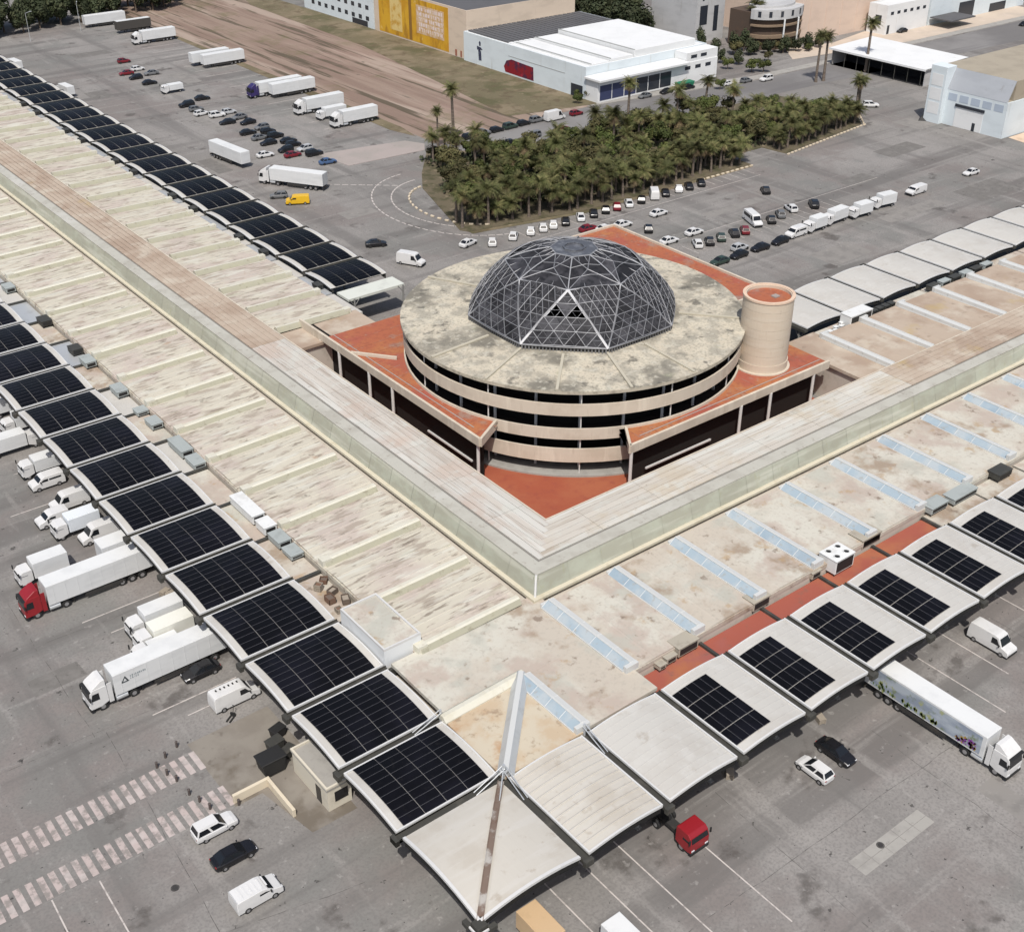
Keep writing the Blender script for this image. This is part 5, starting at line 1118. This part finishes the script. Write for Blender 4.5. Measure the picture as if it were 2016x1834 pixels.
for px, py in cells:
    if rt.random() < .48: put_tree('p%d' % rt.randrange(6), px, py, 'palm tree in the middle of the dense palm grove', 'palms inside the grove', rt.uniform(.85,1.25), .1, rt)
    else: put_tree('t%d' % rt.choice((0,1,1,2,3,3)), px, py, 'bushy green tree filling the middle of the palm grove', 'bushy trees inside the grove', rt.uniform(.55,1.05), .1, rt)
us_ = MB(); ru = random.Random(8)
for px, py in cells:
    for q in range(26):
        p = Vector((px+ru.uniform(-2.4,2.4), py+ru.uniform(-2.3,2.3), ru.uniform(.2,1.7))); n_ = Vector((ru.gauss(0,1),ru.gauss(0,1),ru.gauss(.6,1))).normalized(); u = n_.orthogonal().normalized(); w2 = n_.cross(u); s_ = ru.uniform(.35,.75)
        us_.quad([p-u*s_, p+w2*s_*.6, p+u*s_, p-w2*s_*.6])
ob('undergrowth', us_.mesh('undergrowth', LEAFD), None, (0,0,0), 0, 'dark undergrowth between the trunks of the palm grove', 'undergrowth', kind='stuff')
for x, y, sc, lab in ((138,196,1.75,'tall palm with a shaggy crown at the left end of the field street'),(131.5,193.6,1.2,'shorter palm at the left rear tip of the grove'),(278,177.6,2.0,'tall thin palm in front of the white roofed shed'),(256.2,178.5,1.7,'leaning palm, left one of a pair in the street'),(259,178,1.8,'leaning palm, right one of a pair in the street'),(235.2,147.4,1.5,'tall palm at the right end of the grove, left one'),(238.4,149.2,1.6,'tall palm at the right end of the grove, right one'),(276,222,2.2,'big dark palm in front of the villa'),(179,176,1.7,'tall palm above the grove near the white building'),(203,172,1.6,'brownish tall palm near the right part of the grove')):
    put_tree('p%d' % rt.choice((6,7)), x, y, lab, None, sc*.82, 0, rt)
for k in range(64):
    x = 60+2.35*k+rt.uniform(-2,2); y = (381+(x-85)*.16 if x < 150 else 393+(x-150)*.9)+rt.uniform(2,6)+ (k % 3)*6.5
    put_tree('b%d' % rt.randrange(3), x, y, 'dark green tree in the belt at the far upper left', 'dark tree belt at the upper left', rt.uniform(.85,1.25), 0, rt)
for k in range(26):
    put_tree('b%d' % rt.randrange(3), 246+rt.uniform(0,14)+(k % 2)*3, 252+2.1*k+rt.uniform(-1,1), 'dark green tree behind the white warehouses at the top', 'dark trees behind the warehouses', rt.uniform(.9,1.2), 0, rt)
for k, (x, y, sc) in enumerate(((262,216,.7),(266,213,.6),(270,214.5,.75),(275,211,.7),(279,209.5,.6),(258,211,.55),(284,205,.5),(247,205,.6),(250,198,.8),(253,196,.7),(264,204,.6),(228,190,.5),(191.5,205,.45),(188.5,206,.4),(186,204,.45),(190,209,.4))):
    put_tree('t%d' % rt.randrange(4), x, y, 'low dark shrub beside the villa and white building', 'shrubs beside the far buildings', sc, 0, rt)

# ------------------------------------------------------------------ far buildings
def wallmat(nm, c, k=.82): return mat(nm, c, .8, layers=[((c[0]*k,c[1]*k,c[2]*k), (.15,.15,.4),.45,.68,.7,5), ((c[0]*.7,c[1]*.66,c[2]*.6), (.9,.9,.12),.6,.74,.5,5)])
WBLUE = wallmat('pale_blue_wall', (.62,.68,.71), .9); WBEIGE = wallmat('beige_wall', (.60,.50,.40)); WWHITE = wallmat('white_wall', (.70,.71,.71), .9); WGREY = wallmat('grey_wall', (.46,.46,.46)); WPINK = wallmat('pinkish_wall', (.62,.49,.40), .9)
WIN = mat('far_window', (.03,.035,.045), .2); WIN2 = mat('far_window_blue', (.04,.05,.11), .2); ROOFB = wallmat('brown_flat_roof', (.30,.235,.20)); ROOFD = wallmat('dark_roof', (.10,.10,.105)); ROOFW = wallmat('white_metal_roof', (.66,.67,.67), .92); ROOFO = wallmat('olive_roof', (.34,.30,.235))
def building(name, label, x0, x1, y0, y1, h, wm, rm, cat='building', par=.5):
    t = thing(name, label, cat, (x0,y0,0)); a, b = x1-x0, y1-y0
    ob('wall', MB().box(0,a,0,b,0,h).mesh('wall', wm), t); ob('roof', MB().box(.4,a-.4,.4,b-.4,h+.003,h+.12).mesh('roof', rm), t)
    if par:
        for q in ((0,.3,0,b),(a-.3,a,0,b),(.3,a-.3,0,.3),(.3,a-.3,b-.3,b)): ob('parapet', MB().box(*q,h+.002,h+par).mesh('parapet', wm), t)
    return t
def pane(t, face, u0, u1, z0, z1, m=WIN, nm='window', d=.05, off=0.0):
    """face 'x' = towards -x wall, 'y' = towards -y wall; u along the wall in local metres"""
    if face == 'x': ob(nm, MB().box(-d-off,-.002-off,u0,u1,z0,z1).mesh(nm, m), t)
    else: ob(nm, MB().box(u0,u1,-d-off,-.002-off,z0,z1).mesh(nm, m), t)
# warehouse with the ochre mural
b = building('mural_warehouse', 'tall beige warehouse with a big ochre mural facing the bare field', 192,236,264,317,14.0, WBEIGE, ROOFD, 'warehouse')
OCH = mat('mural_ochre', (.52,.27,.02), .7, layers=[((.62,.36,.03), .12,.42,.6,.9,5), ((.34,.17,.02), (.3,.3,.12),.52,.66,.8,5), ((.66,.52,.22), .25,.60,.70,.8,5)])
pane(b,'x',9.6,50,.4,13.8,OCH,'mural',.04)
pane(b,'x',36,43,2.0,13.0,mat('mural_pale', (.66,.50,.20), .7, layers=[((.50,.28,.04), .4,.5,.66,.9,5)]),'mural_figure',.03,.042)
pane(b,'x',30.2,31.8,.6,13.5,mat('mural_brown', (.24,.13,.03), .7),'mural_stripe',.03,.042)
pane(b,'x',12.0,27.5,3.4,12.2,mat('mural_cream', (.60,.45,.30), .7, layers=[((.50,.30,.12), .5,.45,.62,.9,5)]),'mural_panel',.03,.042)
lt = MB(); rl = random.Random(3)
for r_ in range(5):
    u = 12.8
    while u < 26.4:
        w_ = rl.uniform(.5,1.3); z = 10.6-1.6*r_
        lt.box(-.095,-.075,u,u+w_*.35,z,z+1.1).box(-.095,-.075,u+w_*.35,u+w_,z+(.8 if rl.random() < .5 else 0),z+(1.1 if rl.random() < .5 else .9)); u += w_+.45
ob('mural_lettering', lt.mesh('mural_lettering', mat('mural_text', (.70,.60,.58), .7)), b)['kind'] = 'stuff'
pane(b,'x',5.2,6.2,0,2.0,mat('small_door', (.30,.12,.08), .7),'door'); pane(b,'x',2.6,3.4,0,2.0,mat('small_door', (.30,.12,.08), .7),'door')
b = building('office_block', 'pale blue white building with small windows left of the ochre mural', 192,222,317.6,365,9.5, WBLUE, ROOFW)
for r_ in range(2):
    for k in range(9): pane(b,'x',3+4.6*k,5+4.6*k,5.8-3.6*r_,7.2-3.6*r_,WIN)
pane(b,'x',4,14,.1,1.9,WIN,'loading_door')
# white warehouse with dark ribbed roof
b = building('white_warehouse', 'white and pale blue warehouse with dark glass front by the street', 190.6,238,206,263.6,8.4, WBLUE, ROOFW, 'warehouse', .35)
for k in range(24):
    ob('roof_rib', MB().box(1.5+1.9*k,2.9+1.9*k,37,57.2,8.55,8.95).mesh('roof_rib', ROOFD), b)
for k in range(24): ob('roof_light', MB().box(1.5+1.9*k,2.9+1.9*k,35.6,36.9,8.55,8.80).mesh('roof_light', ROOFW), b)
for k, (x0, x1, z) in enumerate(((3,10,8.8),(10.3,19,9.3),(19.4,44,10.4))):
    ob('roof_step', MB().box(x0,x1,1.5,35.4,8.54,z).mesh('roof_step', ROOFW, bevel=.05), b)
    ob('step_edge', MB().box(x0+.02,x0+.35,1.5,35.4,z+.003,z+.2).mesh('step_edge', wallmat('edge_grey', (.34,.35,.34))), b)
fm_ = MB(); 
for q in ([(.0,.4),(1.4,.2),(1.7,3.2),(.9,3.6),(.2,3.0)], [(-.6,3.6),(2.2,3.3),(2.3,4.4),(.2,4.2)], [(.4,4.6),(1.1,4.6),(1.3,5.6),(.8,6.1),(.3,5.6)]): fm_.quad([(-.03,y_,z_) for y_, z_ in q])
ob('wall_figure', fm_.mesh('wall_figure', mat('figure_print', (.035,.04,.075), .6, layers=[((.12,.14,.20), 1.2,.5,.65,.8,4)])), b, (-.02,48.4,1.2))
rd_ = MB().quad([(-.03,y_,z_) for y_, z_ in [(0,.2),(6.5,.2),(13.5,.3),(14.2,1.8),(13.0,3.6),(10.5,4.4),(6.6,4.2),(.2,4.0)]])
ob('wall_mural', rd_.mesh('wall_mural', mat('mural_red', (.22,.012,.02), .6, layers=[((.06,.02,.05), .35,.45,.6,.9,4), ((.36,.03,.05), .5,.58,.68,.8,4)])), b, (-.02,23.0,.3))
pane(b,'x',1.2,6.2,0,3.4,WIN,'loading_door'); pane(b,'x',9,35,5.4,5.55,wallmat('edge_grey', (.34,.35,.34)),'gutter_line')
f2 = thing('glass_shopfront', 'low glazed shopfront under a white lip along the street', 'building', (190.6,200.8,0))
ob('wall', MB().box(0,47,0,5.0,0,5.9).mesh('wall', WWHITE), f2); ob('roof', MB().box(-.8,34,-1.6,5.0,5.902,6.5).mesh('roof', ROOFW, bevel=.05), f2)
for k in range(6): pane(f2,'y',.8+4.6*k,5.1+4.6*k,.5,4.6,WIN2 if k < 3 else WIN,'glass_pane')
for k in range(3): pane(f2,'y',33.6+4.2*k,35.8+4.2*k,3.9,4.9,WIN)
ob('upper_block', MB().box(34.2,47,.2,5.0,5.903,8.6).mesh('upper_block', WWHITE), f2)
for k in range(2): ob('window', MB().box(36+4*k,38.4+4*k,.14,.198,6.9,7.8).mesh('window', WIN), f2)
g = thing('green_skip', 'green waste skip on the pavement before the white shopfront', 'skip', (221,197.4,0))
gb = MB(); prof_body(gb, [(-2.2,.2),(-3.0,1.9),(3.0,1.9),(2.2,.2)], 1.2); ob('bin', gb.mesh('bin', mat('skip_green', (.02,.16,.09), .6), bevel=.05), g)
# grey block, villa, beige hall, white houses
b = building('grey_block', 'grey rendered block with tall dark windows at the top edge', 263,276,235,256,17, WGREY, ROOFB)
pane(b,'y',1.6,5.0,5.5,11.5,WIN); pane(b,'y',8.0,10.0,3.0,11.0,WIN); pane(b,'y',2.4,3.2,13,14,WIN); pane(b,'y',9,10.4,13,14,WIN)
v = thing('villa', 'brown and grey villa with curved balconies among dark shrubs', 'villa', (282,219,0)); v.scale = (1.1,1.1,1.15)
VC = mat('villa_brown', (.085,.06,.045), .8, layers=[((.10,.065,.045), .5,.5,.7,.8,5)])
ob('wall', MB().prism([(9*math.cos(PI+PI*i/14)+0,6*math.sin(PI+PI*i/14)) for i in range(15)]+[(9,9),(-9,9)],0,9.6).mesh('wall', VC), v)
for k, (z, h, m) in enumerate(((3.2,.9,wallmat('villa_tan', (.22,.16,.11))),(6.3,.5,wallmat('villa_tan', (.33,.23,.14))),(8.2,2.6,WGREY))):
    ob('balcony', MB().prism([(10*math.cos(PI+PI*i/18),7*math.sin(PI+PI*i/18)) for i in range(19)],z,z+h).mesh('balcony', m), v)
for k in range(7):
    a = PI+PI*(k+1)/8; ob('window', MB().box(-.45,.45,-.06,.06,8.9,10.4).mesh('window', WIN), v, (10*math.cos(a),7*math.sin(a),0), math.atan2(7*math.cos(a),-10*math.sin(a)))
for k in range(2): ob('post', MB().cyl((-3+6*k,-6.9,0),(-3+6*k,-6.9,8.2),.25,n=8).mesh('post', WWHITE), v)
ob('roof', MB().prism([(8*math.cos(2*PI*i/20),5.4*math.sin(2*PI*i/20)+1) for i in range(20)],10.8,11.4).mesh('roof', WGREY), v)
b = building('beige_hall', 'large beige hall with blank walls and brown flat roof at the top right', 290,334,214,262,13, WPINK, ROOFB, 'hall')
for k in range(5): ob('pilaster', MB().box(4+8*k,4.5+8*k,-.12,-.002,0,12.6).mesh('pilaster', WPINK), b)
b = building('white_house', 'white house with a row of small windows at the top right', 322,345,204.5,212,9, WWHITE, ROOFW)
for k in range(6): pane(b,'y',2+3.5*k,3.6+3.5*k,6.2,7.2,WIN)
pane(b,'x',2,4.5,3,6,WIN); pane(b,'y',1,2.2,.2,3,WIN,'door')
b = building('blue_white_hall', 'pale blue hall with a large dark gate at the top right corner', 346,404,204.5,235,11, WBLUE, ROOFW, 'hall')
pane(b,'y',17,26,.1,5.6,WIN,'gate'); pane(b,'y',8,40,8.0,8.5,wallmat('edge_grey', (.34,.35,.34)),'trim'); pane(b,'y',36,46,.1,3.0,WIN,'gate')
ob('porch', MB().box(0,.0+14,-9,-.5,2.6,3.0).mesh('porch', ROOFD), b)
# open shed
s_ = thing('open_shed', 'long shed with white roof and black open side right of the palms', 'shed', (277,156,0))
ob('roof', MB().quad([(-1.2,-.6,5.0),(19.5,-.6,5.6),(19.5,34.5,5.6),(-1.2,34.5,5.0)]).quad([(-1.2,-.6,4.75),(19.5,-.6,5.35),(19.5,34.5,5.35),(-1.2,34.5,4.75)]).mesh('roof', ROOFW), s_)
ob('eave', MB().box(-1.25,-1.0,-.6,34.5,4.5,5.05).mesh('eave', WWHITE), s_)
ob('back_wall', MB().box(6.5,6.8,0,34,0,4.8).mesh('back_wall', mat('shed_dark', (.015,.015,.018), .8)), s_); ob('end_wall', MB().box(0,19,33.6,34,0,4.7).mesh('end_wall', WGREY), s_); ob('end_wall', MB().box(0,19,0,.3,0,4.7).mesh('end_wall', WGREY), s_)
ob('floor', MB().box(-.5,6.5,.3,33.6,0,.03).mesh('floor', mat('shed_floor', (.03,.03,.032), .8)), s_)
for k in range(8): ob('post', MB().cyl((-.6,1+4.6*k,0),(-.6,1+4.6*k,4.6),.12,n=6).mesh('post', DARKST), s_)
# grey white warehouse at the right
b = building('grey_warehouse', 'white warehouse with a grey upper facade and roller door at the right edge', 249.5,330,112.5,135,9.0, WBLUE, ROOFO, 'warehouse', 0)
ob('upper_facade', MB().quad([(-.05,.3,9),(2.2,.3,14),(2.2,18.6,14),(-.05,18.6,9)]).quad([(.25,.3,9),(2.5,.3,14),(2.5,18.6,14),(.25,18.6,9)]).mesh('upper_facade', wallmat('grey_cladding', (.34,.36,.39), .9)), b)
ob('upper_roof', MB().box(2.5,80,.3,22.2,9.1,14.0).mesh('upper_roof', ROOFO), b)
ob('pylon', MB().box(-1.6,2.4,17.8,22.6,0,14.6).mesh('pylon', WBLUE, bevel=.05), b)
for k in range(3): ob('pylon_panel', MB().box(-1.64,-1.602,18.5,21.9,9.6-3.6*k,12.6-3.6*k).mesh('pylon_panel', WWHITE), b)
pane(b,'x',6.2,14.4,.05,5.2,WWHITE,'roller_door',.1); pane(b,'x',6.0,14.6,5.2,5.9,WIN,'door_shadow_box',.3); pane(b,'x',8.0,8.9,.05,2.1,WIN,'wicket_door',.02,.1)
for k in range(5): pane(b,'x',1.0+3.4*k,3.6+3.4*k,6.4,8.2,wallmat('grey_glass', (.40,.46,.54), .9),'window')
t = thing('steel_ramp', 'small black wedge ramp at the foot of the white pylon', 'ramp', (246.5,135.5,0))
ob('wedge', MB().quad([(0,0,0),(2.5,-3,0),(2.5,0,1.8)]).quad([(0,0,0),(2.5,0,1.8),(2.5,1.4,0)]).quad([(2.5,-3,0),(2.5,1.4,0),(2.5,0,1.8)]).mesh('wedge', BLACK), t)

for x, y, k, sc in ((266,213,0,.55),(271,210.5,2,.5),(276,208.5,0,.52),(281,207.5,2,.5),(286,206.5,0,.48),(262,217,1,.55),(291,206.5,0,.42),(258,221,2,.5),(255,225,1,.6),(268,218,1,.6),(250,212,2,.45),(254,207,0,.42)):
    put_tree('b%d' % k, x, y, 'dark leafy tree in the garden of the villa', 'dark garden trees of the villa', sc, 0, rt)
for i, (x, y) in enumerate(((36.5,8.6),(1.8,118),(2.0,132),(52,9.5))):
    box_truck('white', x, y, 90 if x > 20 else 180, ('white lorry deep under the right canopies, third bay','white lorry under the left canopies, eleventh bay','white lorry under the left canopies, twelfth bay','white lorry deep under the right canopies, fifth bay')[i])

# ------------------------------------------------------------------ repairs, seams and covers in the asphalt
PATCHM = [mat('asphalt_repair_dark', (.150,.142,.132), .9, layers=[((.19,.18,.168), .5,.45,.65,.8,6), ((.08,.075,.07), 1.4,.55,.7,.6,5)]), mat('asphalt_repair_pale', (.225,.213,.198), .9, layers=[((.18,.171,.16), .4,.45,.65,.85,6), ((.28,.265,.245), 1.1,.55,.7,.6,5)])]
rq = random.Random(21); pz = .003
for (x, y, a, b, k) in ((-18,58,6,3.2,0),(-24,76,4,7,1),(-20,95,9,2.2,0),(-9,120,5,3,1),(52,-20,3,6,1),(70,-10,6,2.4,0),(90,-6,8,2.6,0),(88,165,8,5,1),(80,210,4,12,0),(95,240,3,16,1),(82,290,6,9,0),(110,290,5,14,1),(96,340,12,6,0),(150,118,18,3,1),(190,112,10,5,0),(178,92,20,4,1),(215,120,14,6,0),(150,84,12,7,1),(205,88,16,8,0),(240,130,8,9,1)):
    sheet('asphalt_repair', [(x,y),(x+a,y+.2),(x+a-.2,y+b),(x+.1,y+b-.1)], pz, PATCHM[k])
seams = [(-30,49,-4,48.2),(-30,67,-3,66.1),(-30,86,-2,85.4),(-28,20,-2,14),(-16,15,-14,48),(-15.2,48,-14.6,100),(0,-8,60,-9),(30,-22,31,2),(50,-24,50.6,-2),(60,-16,110,-15),(77,-20,77.5,4),(76,160,98,158),(90,205,92,350),(113,215,114,345),(76,250,133,252),(76,300,133,301),(120,93,250,91),(125,116.5,235,115),(200,80,204,136),(165,82,166,131),(76,140,76,200)]
sr_ = thing('tar_seam', 'thin dark tar seams crossing the asphalt yards', 'seam'); sr_['kind'] = 'structure'
for x0,y0,x1,y1 in seams:
    L = math.hypot(x1-x0,y1-y0); mb = MB(); n = max(3,int(L/2.2)); off = [rq.uniform(-.12,.12) for _ in range(n+1)]
    for i in range(n):
        p, q = L*i/n, L*(i+1)/n; mb.quad([(p,off[i]-.03,0),(q,off[i+1]-.03,0),(q,off[i+1]+.03,0),(p,off[i]+.03,0)])
    me = mb.mesh('seam', mat('tar', (.085,.08,.075), .8, layers=[((.18,.172,.162), .7,.44,.58,.95,5)]))
    for p in me.polygons:
        if p.normal.z < 0: p.flip()
    ob('seam', me, sr_, (x0,y0,.0065), math.atan2(y1-y0,x1-x0))
cv = MB().cyl((0,0,0),(0,0,.012),.30,n=18).ring(0,0,.32,.40,0,.009,18).mesh('manhole_cover', mat('cast_iron', (.055,.052,.05), .6, .3))
for i, (x, y) in enumerate(((-17,24.5),(-21,20),(-25,12),(60,-18.5),(66,-21),(20,-12),(-22,62),(38.6,-12.6))):
    ob('manhole_cover', cv, None, (x,y,.006 if i < 7 else .02), 0, 'round dark manhole cover in the near asphalt yards', 'manhole', 'manhole covers in the near yards')

LAP = mat('membrane_lap', (.27,.09,.05), .85, layers=[((.30,.19,.15), .5,.48,.62,.8,6)])
for i in range(13):
    yy = 64.5+3.0*i; xe = CX-math.sqrt(max(0, 26.9**2-(yy-CY)**2))-.3
    if xe > DX0+1.2: ob('membrane_lap', MB().box(DX0+.4,xe,-.06,.06,0,.012).mesh('membrane_lap', LAP), deck, (0,yy,DZ+.002))
for i in range(13):
    xx = 64.8+3.0*i; ye = CY-math.sqrt(max(0, 26.9**2-(xx-CX)**2))-.3
    if ye > DY0+1.2 and abs(xx-94.9) > 4.6: ob('membrane_lap', MB().box(-.06,.06,DY0+.4,ye,0,.012).mesh('membrane_lap', LAP), deck, (xx,0,DZ+.002))
